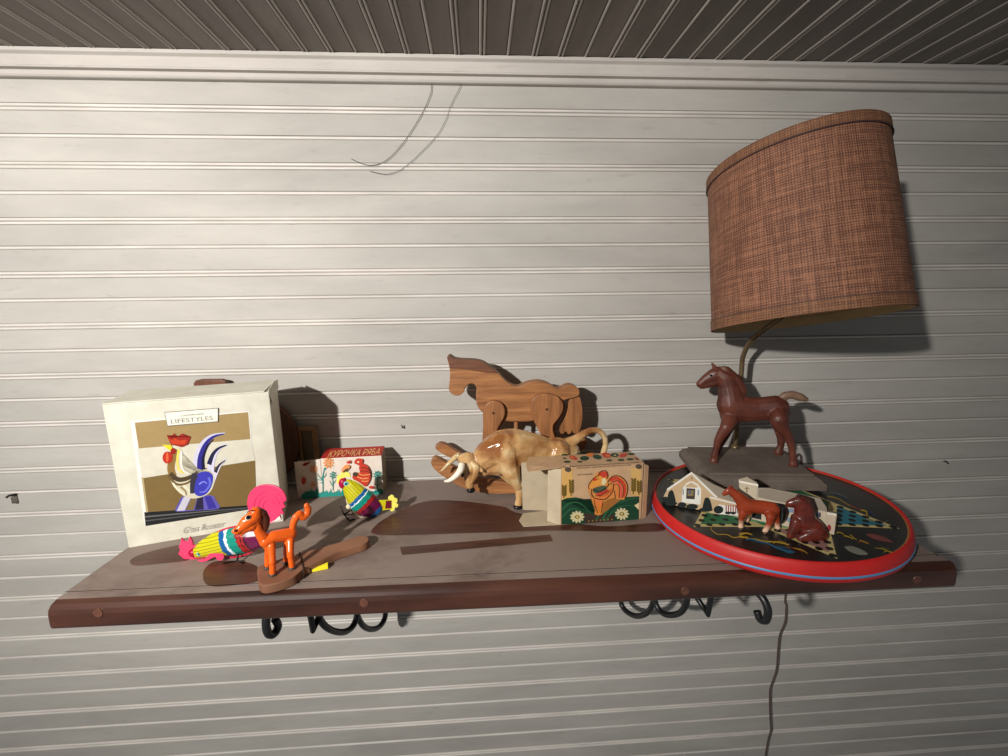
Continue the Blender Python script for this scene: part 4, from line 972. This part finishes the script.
dr_a = [(mauve, c9(catmull([(290, 405), (340, 403), (400, 420), (460, 455), (400, 452), (330, 432)], 4, True))), (silv, c9(catmull([(155, 485), (200, 480), (260, 500), (302, 530), (250, 535), (190, 515)], 4, True))),
        (gold, c9(stroke([(105, 398), (122, 392), (150, 405)], 9, 5))), (gold, c9(stroke([(150, 412), (190, 425), (210, 436)], 9, 4))), (gold, c9(stroke([(190, 408), (214, 428), (232, 440)], 7, 4))), ((150, 78, 40), c9(stroke([(240, 455), (275, 448), (310, 468)], 6))), (gold, c9(stroke([(250, 440), (280, 455), (305, 462)], 5))),
        (gold, c9(stroke([(345, 490), (400, 500), (440, 515), (490, 528)], 3, 8))), ((80, 96, 48), c9(stroke([(380, 488), (410, 494), (440, 500)], 9, 5))), (gold, c9(stroke([(400, 518), (425, 510), (450, 522)], 5)))]
dr_b = [(gold, c9(stroke([(50, 165), (110, 180), (170, 215), (220, 240)], 6, 3))), (gold, c9(stroke([(255, 252), (290, 260), (295, 285), (285, 300), (330, 320), (400, 330)], 12, 2))), (silv, c9(stroke([(60, 140), (120, 150), (180, 180)], 5, 2))), ((52, 72, 82), c9(stroke([(90, 150), (150, 170), (200, 205)], 14, 5))),
        (silv, c9(stroke([(370, 325), (410, 328), (432, 312)], 4, 3))), ((140, 66, 56), c9(stroke([(190, 225), (230, 240), (265, 250)], 8, 4))), ((50, 60, 92), c9(stroke([(300, 262), (330, 275), (350, 300)], 12, 4)))]
dr_c = [((176, 140, 60), cA(stroke([(110, -30), (70, -18), (78, 6), (110, 28)], 4, 5))), (gold, cA(stroke([(110, 28), (170, 30), (215, 48), (262, 40), (300, 52), (360, 60), (410, 72), (470, 75), (530, 85), (560, 95)], 5, 9))), (gold, cA(stroke([(250, 28), (290, 20), (330, 30)], 14, 6))), (gold, cA(stroke([(250, 40), (275, 46), (300, 44)], 16, 6))),
        (blu2, cA(stroke([(290, 62), (320, 58), (380, 75), (430, 85), (480, 110), (540, 130), (590, 140)], 10, 14))), (blu2, cA(stroke([(520, 125), (560, 145), (600, 138)], 8, 3))), (blu2, cA(stroke([(500, 108), (540, 112), (580, 130)], 7, 3))),
        (gold, cA(stroke([(590, 115), (640, 125), (680, 150)], 9, 3))), (gold, cA(stroke([(460, 84), (500, 70), (540, 82)], 5, 3))), ((140, 66, 40), cA(stroke([(540, 105), (600, 118), (650, 140)], 6, 3)))]
for dr in (dr_a, dr_b, dr_c): decal('painted_dragon', gb, ptray, dr, d0=HF+.0001, step=.00002)

# ------------------------------------------------------------------ table lamp with foal
HB_ = .0268
m_base = mat('dusty_dark_base', (116, 104, 94), .75, .25, 24, c2=(90, 79, 71))
m_foal = mat('mahogany_figure', (108, 57, 43), .42, .3, 36, .25, c2=(66, 32, 24))
m_brass = mat('old_brass', (124, 104, 76), .4, .25, 60, metal=.6)
fl4 = [on_t(709, 472.8, .050), on_t(814, 474, .050), None, on_t(687.5, 446.7, .050)]
bu = (fl4[1]-fl4[0]); LW = bu.length; bu.normalize(); bv = (fl4[3]-fl4[0]); DV = bv.length; bv.normalize()
lamp = thing('table_lamp', fl4[0]+bu*LW/2+bv*DV/2-NT*.023, 'table lamp with brown foal figure base and brown burlap drum shade', 'lamp')
def brect(m_, h): o = fl4[0]-NT*(.050-h); return [o-bu*m_-bv*m_, o+bu*(LW+m_)-bv*m_, o+bu*(LW+m_)+bv*(DV+min(m_, .008)), o-bu*m_+bv*(DV+min(m_, .008))]
bm = bmesh.new(); add_ring_loft(bm, [brect(.013, .0272), brect(.013, .0375), brect(.0085, .0405), brect(.0085, .0425), brect(.003, .046), brect(0, .0462), brect(0, .050)], True, smooth=False)
build('base', bm, m_base, lamp, bevel=.0008, label='dusty stepped wooden plinth')
q = [on_t(x, y, .050) for x, y in ((714.5, 462.5), (793, 467))]; fdir = q[1]-q[0]; fdir.z = 0
pfl = Plane((q[0]+q[1])/2, fdir)
def fd(px, py, h=.052): return pfl.dof(on_t(px, py, h))
d1, d2, d3, d4 = fd(714.5, 461), fd(716, 452.5), fd(793, 465), fd(778.5, 453.5)
dm = (d2+d4)/2*.5
b = blob([[(700.5, 384, 4.2, dm), (707, 379, 5.6, dm), (714.5, 375.5, 7.6, dm), (718.5, 372.5, 6.4, dm)], [(702, 386, 3.2, dm), (714.5, 381.5, 5.8, dm)],
          [(719, 374, 7, dm), (726, 379, 9, dm), (728.5, 387, 9.8, dm), (731, 396, 12, dm), (732, 405, 14.5, dm)], [(726, 371, 5, dm), (735, 380, 6, dm), (741, 391, 6, dm)],
          [(733.5, 407, 14.5, dm), (748, 409.5, 13.2, dm), (758, 409.5, 12.4, dm), (766, 408.5, 12.6, dm), (775, 408, 13, dm), (779, 412, 10.5, dm)],
          [(730, 414, 10, dm), (729.5, 420, 7.6, dm*.5+d1*.5), (726, 428, 6, d1), (720.5, 436, 4.6, d1), (718, 441, 3.9, d1), (716, 449, 3.1, d1), (714.6, 455, 3.7, d1), (714, 459, 3.2, d1), (713.8, 461.5, 4.3, d1)],
          [(734, 416, 9, dm), (728, 428, 5.6, d2), (723.5, 438, 4.2, d2), (720, 445, 3.2, d2), (717, 450, 3.8, d2), (716, 453, 3.8, d2)],
          [(777, 412, 10.5, dm), (779.5, 420, 8.6, d3*.7), (782, 428, 6.4, d3), (787.5, 435.5, 4.6, d3), (790.5, 442, 4, d3), (792, 450, 3.1, d3), (793, 457, 3.7, d3), (793, 461, 3.3, d3), (793.3, 464.5, 4.4, d3)],
          [(776, 414, 9, dm), (779.5, 428, 5.6, d4), (781.5, 437, 4.4, d4), (781, 445, 3.2, d4), (779.5, 449.5, 3.6, d4), (778.5, 452.5, 4.2, d4)]], pfl, .72, .0010, 5)
fo = build('foal_figure', b, m_foal, lamp, smooth=True, label='standing brown foal figure')
b = blob([[(780, 400.5, 4.4, dm), (785, 395.8, 4.2, dm), (792, 394.6, 4.2, dm), (800, 397, 4.2, dm), (806, 399.3, 2.4, dm)]], pfl, .8, .0008, 3); build('tail', b, mat('dusty_tail', (126, 98, 78), .5, .25, 120, .2), fo, smooth=True)
b = blob([[(718.5, 369.5, 2.8, dm), (724, 369, 3.4, dm), (731, 374, 3.6, dm), (737.5, 382, 3.4, dm), (742, 392, 3, dm)]], pfl, .9, .0008, 2); build('mane', b, mat('dusty_mane', (112, 82, 62), .55, .3, 160, .3), fo, smooth=True)
for dd in (.006, -.006):
    b = blob([[(716.5, 370, 2.6, dm+dd), (714, 366.5, 2, dm+dd*1.2), (712, 363.2, .9, dm+dd*1.3)]], pfl, .6, .0006, 1); build('ear', b, m_foal, fo, smooth=True)
bm = bmesh.new(); k = pfl.k(711, 376); add_ellipsoid(bm, pfl.pt(711.3, 375.5, dm+.0078), (pfl.u*1.5*k, pfl.v*1.2*k, pfl.n*1.2*k)); build('eye', bm, flat((20, 14, 12), .2), fo)
pb0 = on_t(735, 448, .050)
# shade: drum leaning back against the wall
SB = Vector((.4812, .6261, CZ-.041)); SA = Vector((-.0561, .1957, 1)).normalized(); SH, RA, RB, RK, PHI = .2429, .1130, .1326, .9091, .2455
su = Vector((math.cos(PHI), math.sin(PHI), 0)); su = (su-SA*su.dot(SA)).normalized(); sv = SA.cross(su)
def sring(t, off=0, n=96):
    k = 1+(RK-1)*t; return [SB+SA*(SH*t)+su*(RA*k+off)*math.cos(2*math.pi*i/n)+sv*(RB*k+off)*math.sin(2*math.pi*i/n) for i in range(n)]
def pole_at(px, py, y): return on_y(px, py, y)
neck_top = SB+SA*.10
ppts = catmull([tuple(q) for q in (pb0, pole_at(738, 415, pb0.y), pole_at(741.5, 370, pb0.y-.002), pole_at(743.5, 355, pb0.y-.006), pole_at(751, 341, pb0.y-.022), pole_at(764, 330, pb0.y-.045), SB+SA*.03+su*-.005, neck_top)], 6)
bm = bmesh.new(); add_tube(bm, ppts, .0042, 12); po = build('pole', bm, m_brass, lamp, smooth=True)
bm = bmesh.new(); add_tube(bm, [pb0-NT*.0005, pb0+NT*.003, pb0+NT*.008], [.0075, .0075, .0042], 16); build('collar', bm, m_brass, po, smooth=True)
bm = bmesh.new(); add_tube(bm, [neck_top-SA*.012, neck_top+SA*.045], .014, 16); build('socket', bm, mat('socket_black', (34, 30, 28), .4), lamp, smooth=True)
bm = bmesh.new(); add_ellipsoid(bm, neck_top+SA*.078, (su*.026, sv*.026, SA*.034)); build('bulb', bm, mat('unlit_bulb', (226, 222, 212), .25), lamp)
m_burlap = burlap('brown_burlap', (96, 60, 44), (162, 112, 84))
m_trimb = burlap('burlap_trim', (98, 64, 44), (150, 104, 72))
m_lining = mat('shade_lining', (196, 168, 122), .7, .1, 40)
def shade_shell(t0, t1, o_out, o_in, name, mo, mi_, parent, label=None):
    bm = bmesh.new(); uvl = bm.loops.layers.uv.new('UVMap'); n = 96
    TT = [t0+(t1-t0)*i/12 for i in range(13)]
    V = [[bm.verts.new(p) for p in sring(t, o_out)] for t in TT]; W = [[bm.verts.new(p) for p in sring(t, o_in)] for t in TT]
    def quad(vs, uvs, m_):
        f = bm.faces.new(vs); f.material_index = m_; f.smooth = True
        for l, uv in zip(f.loops, uvs): l[uvl].uv = uv
    C_ = .77
    for i in range(12):
        for k in range(n):
            k2 = (k+1) % n; u0_, u1_ = k/n*C_, (k+1)/n*C_; v0_, v1_ = TT[i]*SH, TT[i+1]*SH
            quad((V[i][k], V[i][k2], V[i+1][k2], V[i+1][k]), [(u0_, v0_), (u1_, v0_), (u1_, v1_), (u0_, v1_)], 0)
            quad((W[i+1][k], W[i+1][k2], W[i][k2], W[i][k]), [(u0_, v1_), (u1_, v1_), (u1_, v0_), (u0_, v0_)], 1)
    for k in range(n):
        k2 = (k+1) % n
        quad((V[0][k2], V[0][k], W[0][k], W[0][k2]), [(0, 0)]*4, 0); quad((V[12][k], V[12][k2], W[12][k2], W[12][k]), [(0, 0)]*4, 0)
    base = world_loc(parent); bmesh.ops.translate(bm, verts=bm.verts, vec=-base)
    me = bpy.data.meshes.new(name); bm.to_mesh(me); bm.free(); me.materials.append(mo); me.materials.append(mi_)
    o = bpy.data.objects.new(name, me); COL.objects.link(o); o.parent = parent
    if label: o['label'] = label
    return o
sh = shade_shell(0, 1, -.0012, -.0026, 'lamp_shade', m_burlap, m_lining, lamp, 'brown burlap drum shade')
shade_shell(0, .062, .0, -.0032, 'trim_band', m_trimb, m_lining, sh)
shade_shell(.945, 1.0, .0006, -.0032, 'trim_band', m_trimb, m_trimb, sh)
m_cordd = flat((70, 56, 50), .6)
bm = bmesh.new(); add_tube(bm, sring(.940, .0002, 64), .0011, 6, True); build('piping', bm, mat('dark_piping', (66, 44, 42), .7), sh, smooth=True)
bm = bmesh.new(); add_tube(bm, sring(.066, -.0004, 64), .0006, 6, True); build('piping', bm, mat('grey_piping', (96, 76, 70), .7), sh, smooth=True)
# spider that carries the shade
bm = bmesh.new()
tc_ = SB+SA*(SH*.93)
for a in (0, 2.094, 4.189): add_tube(bm, [tc_, tc_+su*(RA*RK-.002)*math.cos(a)+sv*(RB*RK-.002)*math.sin(a)], .0014, 6)
add_tube(bm, [neck_top+SA*.02, tc_], .0016, 6); build('spider', bm, m_brass, sh, smooth=True)
# electric cord down the wall behind the shelf
cpx = crop(730, 580, 4.29, [(240, 40), (241, 110), (236, 180), (214, 235), (206, 300), (200, 380), (185, 430), (172, 470), (171, 540), (173, 600), (175, 645), (163, 690), (152, 756), (140, 850), (150, 980)])
cpts = [Vector((cpx[0][0]*0+on_y(*cpx[0], .794).x, .7930, ZS+.002))]+[on_y(*cpx[0], .793), on_y(*cpx[1], .790)]+[on_y(x, y, .784) for x, y in cpx[2:]]
top = lamp.location+bu*.02
cpts = [Vector((cpts[0].x-.062, .772, ZS+.024)), Vector((cpts[0].x-.030, .786, ZS+.014))]+cpts
bm = bmesh.new(); add_tube(bm, catmull([tuple(q) for q in cpts], 5), .0018, 8); build('cord', bm, mat('brown_flex', (92, 74, 66), .5), lamp, smooth=True, label='thin brown electric cord hanging down the wall')

# ------------------------------------------------------------------ painted church cut-out leaning on the lamp base
m_ply = mat('weathered_cutout', (176, 164, 146), .6, .12, 40)
A = on_t(676, 505.5, HF+.0005); B = on_t(827, 533.4, HF+.0005); cu = (B-A); cu.z = 0; cu.normalize()
lean = Vector((0, 0, 1))+Vector((-cu.y, cu.x, 0))*.30
pch = Plane(A, B-A, lean=lean)
if pch.n.y > 0: pch.n = -pch.n
ch = thing('church_cutout', (A+B)/2, 'painted wooden church cut-out with steeple leaning against the lamp base, behind two small horses', 'ornament')
k4 = lambda pts: crop(655, 460, 9.45, pts); k5 = lambda pts: crop(715, 465, 7.754, pts)
outl = k4([(60, 385), (115, 275), (345, 112), (560, 235), (770, 330)])+k5([(185, 190), (186, 130), (182, 112), (250, 92), (330, 140), (336, 160), (332, 178), (430, 182), (820, 262), (866, 330), (868, 365), (940, 375), (946, 395), (925, 545), (870, 530), (700, 512), (560, 480), (420, 452), (250, 415)])+k4([(560, 515), (410, 470), (200, 430)])
bm = bmesh.new(); add_prism(bm, pch.poly(outl, .002), -pch.n*.015)
for v in bm.verts:
    h_ = (v.co-TP0).dot(NT)-HF-.0006
    if h_ < 0: v.co -= NT*h_
build('board', bm, m_ply, ch, bevel=.0008)
beige, roof, white, bush, wred, wblu = (186, 160, 124), (140, 129, 114), (214, 212, 202), (26, 34, 32), (140, 44, 54), (120, 140, 160)
itm = [(roof, k4([(350, 118), (565, 240), (770, 335), (790, 420), (590, 352)])), (roof, k5([(335, 185), (430, 186), (818, 266), (862, 332), (862, 362), (335, 250)])),
       ((192, 178, 154), k5([(330, 252), (862, 364), (866, 528), (700, 510), (560, 478), (330, 430)])), ((190, 172, 152), k5([(868, 368), (938, 378), (922, 540), (868, 528)])), ((214, 206, 190), k5([(868, 364), (944, 378), (942, 396), (868, 384)])),
       (beige, k4([(115, 285), (345, 128), (580, 345), (780, 410), (780, 520), (560, 512), (410, 470), (190, 428), (70, 385)])),
       (white, k4([(112, 272), (345, 112), (345, 134), (118, 290)])), (white, k4([(345, 112), (592, 350), (570, 356), (345, 134)])), (white, k4([(520, 345), (780, 410), (780, 425), (520, 362)])),
       (white, k4([(262, 265), (300, 215), (350, 200), (400, 225), (436, 270), (432, 420), (410, 420), (250, 400)])), (beige, k4([(292, 240), (345, 212), (400, 245), (400, 262), (290, 258)])),
       ((60, 50, 46), k4([(298, 266), (380, 272), (376, 372), (294, 366)])), ((128, 110, 72), k4([(310, 285), (366, 288), (362, 340), (308, 340)])), ((70, 90, 130), k4([(318, 292), (340, 292), (338, 320), (316, 318)])),
       (wblu, k4([(262, 275), (272, 275), (272, 330), (260, 330)])), (wblu, k4([(404, 282), (416, 284), (414, 335), (402, 332)])), ((120, 96, 70), k4([(342, 160), (354, 160), (350, 195), (346, 195)])),
       (white, k4([(600, 420), (800, 445), (795, 525), (590, 510)]))]
for x in (668, 690, 712, 734, 758): itm.append((wred, k4([(x, 425), (x+10, 427), (x+9, 500), (x-1, 498)])))
for x, w_ in ((776, 8),): itm.append((bush, k4([(x, 440), (x+w_, 441), (x+w_, 505), (x, 504)])))
itm += [(bush, k4(catmull([(122, 330), (140, 292), (168, 290), (190, 360), (190, 400), (120, 400)], 4, True))), (bush, k4(ell(95, 372, 36, 26))), (bush, k4(ell(150, 410, 60, 22))), (bush, k4(ell(255, 424, 42, 26))), (bush, k4(ell(350, 440, 56, 26))),
        (bush, k4(catmull([(450, 440), (470, 365), (498, 355), (522, 385), (535, 470), (450, 470)], 4, True))), (bush, k4(ell(480, 470, 66, 20))), (bush, k4(ell(600, 470, 46, 38))), (bush, k4(ell(690, 500, 30, 14))), (bush, k4(ell(740, 502, 24, 14))),
        ((192, 180, 156), k5([(190, 135), (336, 160), (322, 225), (320, 262), (190, 225)])), ((160, 149, 132), k5([(186, 118), (250, 94), (328, 140), (330, 152), (186, 128)])), ((234, 228, 212), k5([(184, 120), (334, 150), (334, 164), (186, 134)])),
        ((110, 92, 60), k5([(244, 165), (252, 166), (250, 215), (242, 214)])), ((110, 92, 60), k5([(230, 178), (266, 182), (266, 187), (230, 183)])),
        ((190, 180, 160), k5([(200, 140), (206, 141), (206, 228), (200, 226)])),
        (wblu, k5([(565, 335), (610, 340), (608, 370), (562, 366)])), (wblu, k5([(560, 405), (604, 412), (600, 445), (558, 438)])), (wred, k5([(548, 328), (564, 332), (562, 368), (546, 362)])), (wred, k5([(612, 340), (626, 343), (624, 372), (610, 370)])),
        (wblu, k5([(780, 362), (808, 368), (806, 405), (778, 398)])), ((60, 40, 60), k5([(806, 368), (820, 370), (818, 406), (804, 404)])), (wred, k5(ell(885, 488, 16, 26, 12))),
        (bush, k5([(290, 368), (360, 374), (358, 425), (288, 410)])), (wblu, k5([(300, 360), (360, 365), (360, 378), (300, 372)])), ((64, 112, 78), k5([(60, 395), (240, 412), (430, 452), (560, 478), (560, 490), (400, 462), (60, 410)]))]
decal('painting', ch, pch, itm, d0=.0024, step=.00002, rough=.85, label='painted facade, windows and bushes')

# ------------------------------------------------------------------ two small horses on the game board
def socks(name, c_body, c_sock, z0, z1):
    m, nt, b = nodes_of(name); tc = nt.nodes.new('ShaderNodeTexCoord'); sp = nt.nodes.new('ShaderNodeSeparateXYZ')
    nt.links.new(tc.outputs['Object'], sp.inputs[0]); mr = nt.nodes.new('ShaderNodeMapRange'); mr.inputs[1].default_value = z0; mr.inputs[2].default_value = z1
    nt.links.new(sp.outputs['Z'], mr.inputs[0]); r = ramp(nt, [(.2, lin(c_sock)), (.8, lin(c_body))]); nt.links.new(mr.outputs[0], r.inputs[0])
    mp = coords(nt); n_ = noise(nt, mp, 60); mu = nt.nodes.new('ShaderNodeMixRGB'); mu.blend_type = 'MULTIPLY'; mu.inputs[0].default_value = .5
    r2 = ramp(nt, [(.35, (.6, .55, .5)), (.6, (1, 1, 1))]); nt.links.new(n_.outputs['Fac'], r2.inputs[0])
    nt.links.new(r.outputs[0], mu.inputs[1]); nt.links.new(r2.outputs[0], mu.inputs[2]); nt.links.new(mu.outputs[0], b.inputs['Base Color'])
    b.inputs['Roughness'].default_value = .25; b.inputs['Coat Weight'].default_value = .4; b.inputs['Coat Roughness'].default_value = .1; return m
HT = HF+.0006
q0, q1 = on_t(741, 528.5, HT), on_t(766, 532, HT); fdir = q1-q0; fdir.z = 0; fdir.x = max(fdir.x, .01)
phf = Plane((q0+q1)/2, (1, -.28, 0))
def hd_(px, py): return phf.dof(on_t(px, py, HT+.001))
e1, e2, e3, e4 = hd_(741, 527.8), hd_(746, 522), hd_(765, 532), hd_(778, 529)
em = (e1+e2+e3+e4)/4
hf = thing('horse_figurine', (q0+q1)/2, 'small glossy chestnut horse figurine with white legs and black tail, on the game board', 'figurine')
b = blob([[(724.2, 494, 2.2, em), (728, 491.5, 3.4, em), (731.3, 490, 3.5, em)], [(731, 490.5, 3.8, em), (735, 494, 4.6, em), (740, 498.5, 6, em), (745, 504, 7.6, em)], [(743.5, 507, 6.8, em), (746, 505.5, 7.6, em), (754, 506.3, 7, em), (763, 507.3, 7.2, em), (771.5, 509.5, 8, em)],
          [(744, 509, 5.5, em), (743, 513, 4.4, e1), (741.3, 518, 2.8, e1), (741, 524, 2.2, e1), (740.8, 527.2, 2.6, e1)], [(748, 511, 5, em), (747.5, 516, 3, e2), (746, 521.5, 2.3, e2)],
          [(771, 512, 7, em), (770.5, 517, 4.6, e3), (769.6, 522.5, 3, e3), (767, 528, 2.4, e3), (765, 531.3, 2.7, e3)], [(773, 513, 6, em), (776, 518, 3.6, e4), (777, 524, 2.5, e4), (777.8, 528.2, 2.6, e4)],
          [(730, 488.5, 1.6, em+.002), (729.8, 485.8, .9, em+.003)], [(731.5, 488.5, 1.6, em-.002), (732, 486.3, .9, em-.003)]], phf, .75, .0006, 4)
build('body', b, socks('glazed_chestnut', (156, 62, 34), (226, 186, 156), .004, .016), hf, smooth=True)
b = blob([[(777, 504.8, 2.2, em), (781.5, 506.5, 3, em), (783.5, 512, 3.3, em), (782.5, 518.5, 2.6, em), (780.5, 522.5, 1.4, em)]], phf, .8, .0006, 3); build('tail', b, m_blackglaze, hf, smooth=True)
for q in ((740.8, 527.6, e1), (746, 522, e2), (764.9, 531.8, e3), (777.8, 528.8, e4)):
    bm = bmesh.new(); k = phf.k(q[0], q[1]); P = phf.pt(*q); hgt = (P-TP0).dot(NT); P -= NT*(hgt-HT-.0012); add_ellipsoid(bm, P, (phf.u*2.6*k, phf.n*2.3*k, up*.0014)); build('hoof', bm, flat((46, 42, 40), .3), hf)
bm = bmesh.new(); add_ellipsoid(bm, phf.pt(728.3, 490.6, em+.0032), (phf.u*.0007, phf.v*.0007, phf.n*.0006)); build('eye', bm, flat((16, 14, 14), .2), hf)

Q = on_t(806, 540, HT); pst = Plane(Q+Vector((0, .008, 0)), (1, -.30, 0))
sf = thing('foal_figurine', Q, 'glossy dark brown foal figurine sitting on its haunches, on the game board', 'figurine')
b = blob([[(789.8, 503.8, 4), (794.5, 503, 5.4), (799.5, 502, 6.2)], [(800, 502, 7), (804, 509, 8.4), (805, 516, 9.6), (804, 522, 11)], [(798, 519, 7), (799, 526, 7)],
          [(804, 522, 11), (811, 527.5, 11.5), (818, 533, 9), (821.5, 536.5, 6)], [(808, 528, 11), (812, 535, 7)],
          [(797, 523, 6.6, .004), (794, 530, 5.2, .006), (790.5, 535.5, 3.8, .007)], [(800, 524, 6.6, -.004), (797, 531, 5, -.002), (794.5, 537, 3.6, 0)],
          [(816, 532, 8, .006), (808, 536, 5.6, .009), (801, 538.6, 4, .009)], [(820, 536, 5, .004), (812, 539.5, 3.8, .006)]], pst, .72, .0007, 4)
m_dk = mat('glazed_dark_brown', (116, 46, 32), .3, .3, 50, coat=.25, c2=(72, 28, 22))
build('body', b, m_dk, sf, smooth=True)
b = blob([[(799, 497, 2.8), (803, 498, 3), (808, 501.5, 3.4), (811, 508, 3.4), (812.5, 515, 3)], [(798.5, 496, 1.8, .003), (798.8, 494.4, 1, .004)], [(806, 499, 3), (809.5, 499, 1.6)]], pst, .9, .0006, 2); build('mane', b, mat('umber_mane', (70, 40, 34), .4, .3, 150, .3), sf, smooth=True)
bm = bmesh.new(); k = pst.k(795, 502); add_ellipsoid(bm, pst.pt(795.5, 501.8, .0052), (pst.u*.001, pst.v*.0009, pst.n*.0007)); build('eye', bm, flat((14, 10, 10), .15), sf)

# ------------------------------------------------------------------ small things on the wall
m_web = flat((60, 54, 50), .9)
cw = lambda pts: crop(300, 50, 5.04, pts)
def web(label, pts, r):
    bm = bmesh.new(); P = catmull([tuple(on_y(x, y, .7965)) for x, y in cw(pts)], 6)
    org = Vector(P[-1]); add_tube(bm, P, r, 5); o = build('cobweb', bm, m_web, None, origin=org, smooth=True); tag(o, label, 'cobweb')
web('short dark cobweb thread curving down the upper wall, left of its paler twin', [(665, 130), (662, 195), (655, 230), (620, 310), (540, 440), (470, 525), (420, 565), (375, 579), (320, 575), (258, 548)], .00045)
web('longer faint cobweb thread curving down the upper wall, right of its darker twin', [(825, 130), (805, 190), (760, 280), (735, 350), (690, 430), (610, 515), (540, 580), (490, 612), (430, 626), (350, 610)], .00035)
m_steel = mat('old_steel', (150, 144, 134), .35, .3, 120, metal=.7)
P = on_y(15.5, 497, .7985); nl = thing('wall_hook', P, 'small bent metal hook fixed to the wall at far left', 'hook')
bm = bmesh.new(); add_box(bm, P+Vector((0, -.003, -.004)), .006, .006, .013); build('tab', bm, m_steel, nl, bevel=.001)
bm = bmesh.new(); add_tube(bm, [P+Vector((.002, 0, .005)), P+Vector((-.002, -.008, .0065)), P+Vector((-.005, -.010, .004))], .0022, 8); build('screw_head', bm, flat((40, 36, 32), .5), nl, smooth=True)
P = on_y(403, 427, .799); bm = bmesh.new(); add_tube(bm, [P, P+Vector((0, -.006, .0)), P+Vector((-.001, -.007, .006))], .0012, 8)
tag(build('nail', bm, flat((60, 52, 46), .5), None, origin=P, smooth=True), 'tiny bent nail in the wall above the small printed carton', 'nail')
P = on_y(944, 461, .799); bm = bmesh.new(); add_tube(bm, [P, P+Vector((0, -.006, .0)), P+Vector((.002, -.007, -.003))], .0016, 8)
tag(build('nail', bm, flat((50, 44, 40), .5), None, origin=P, smooth=True), 'small dark nail in the wall right of the lamp', 'nail')
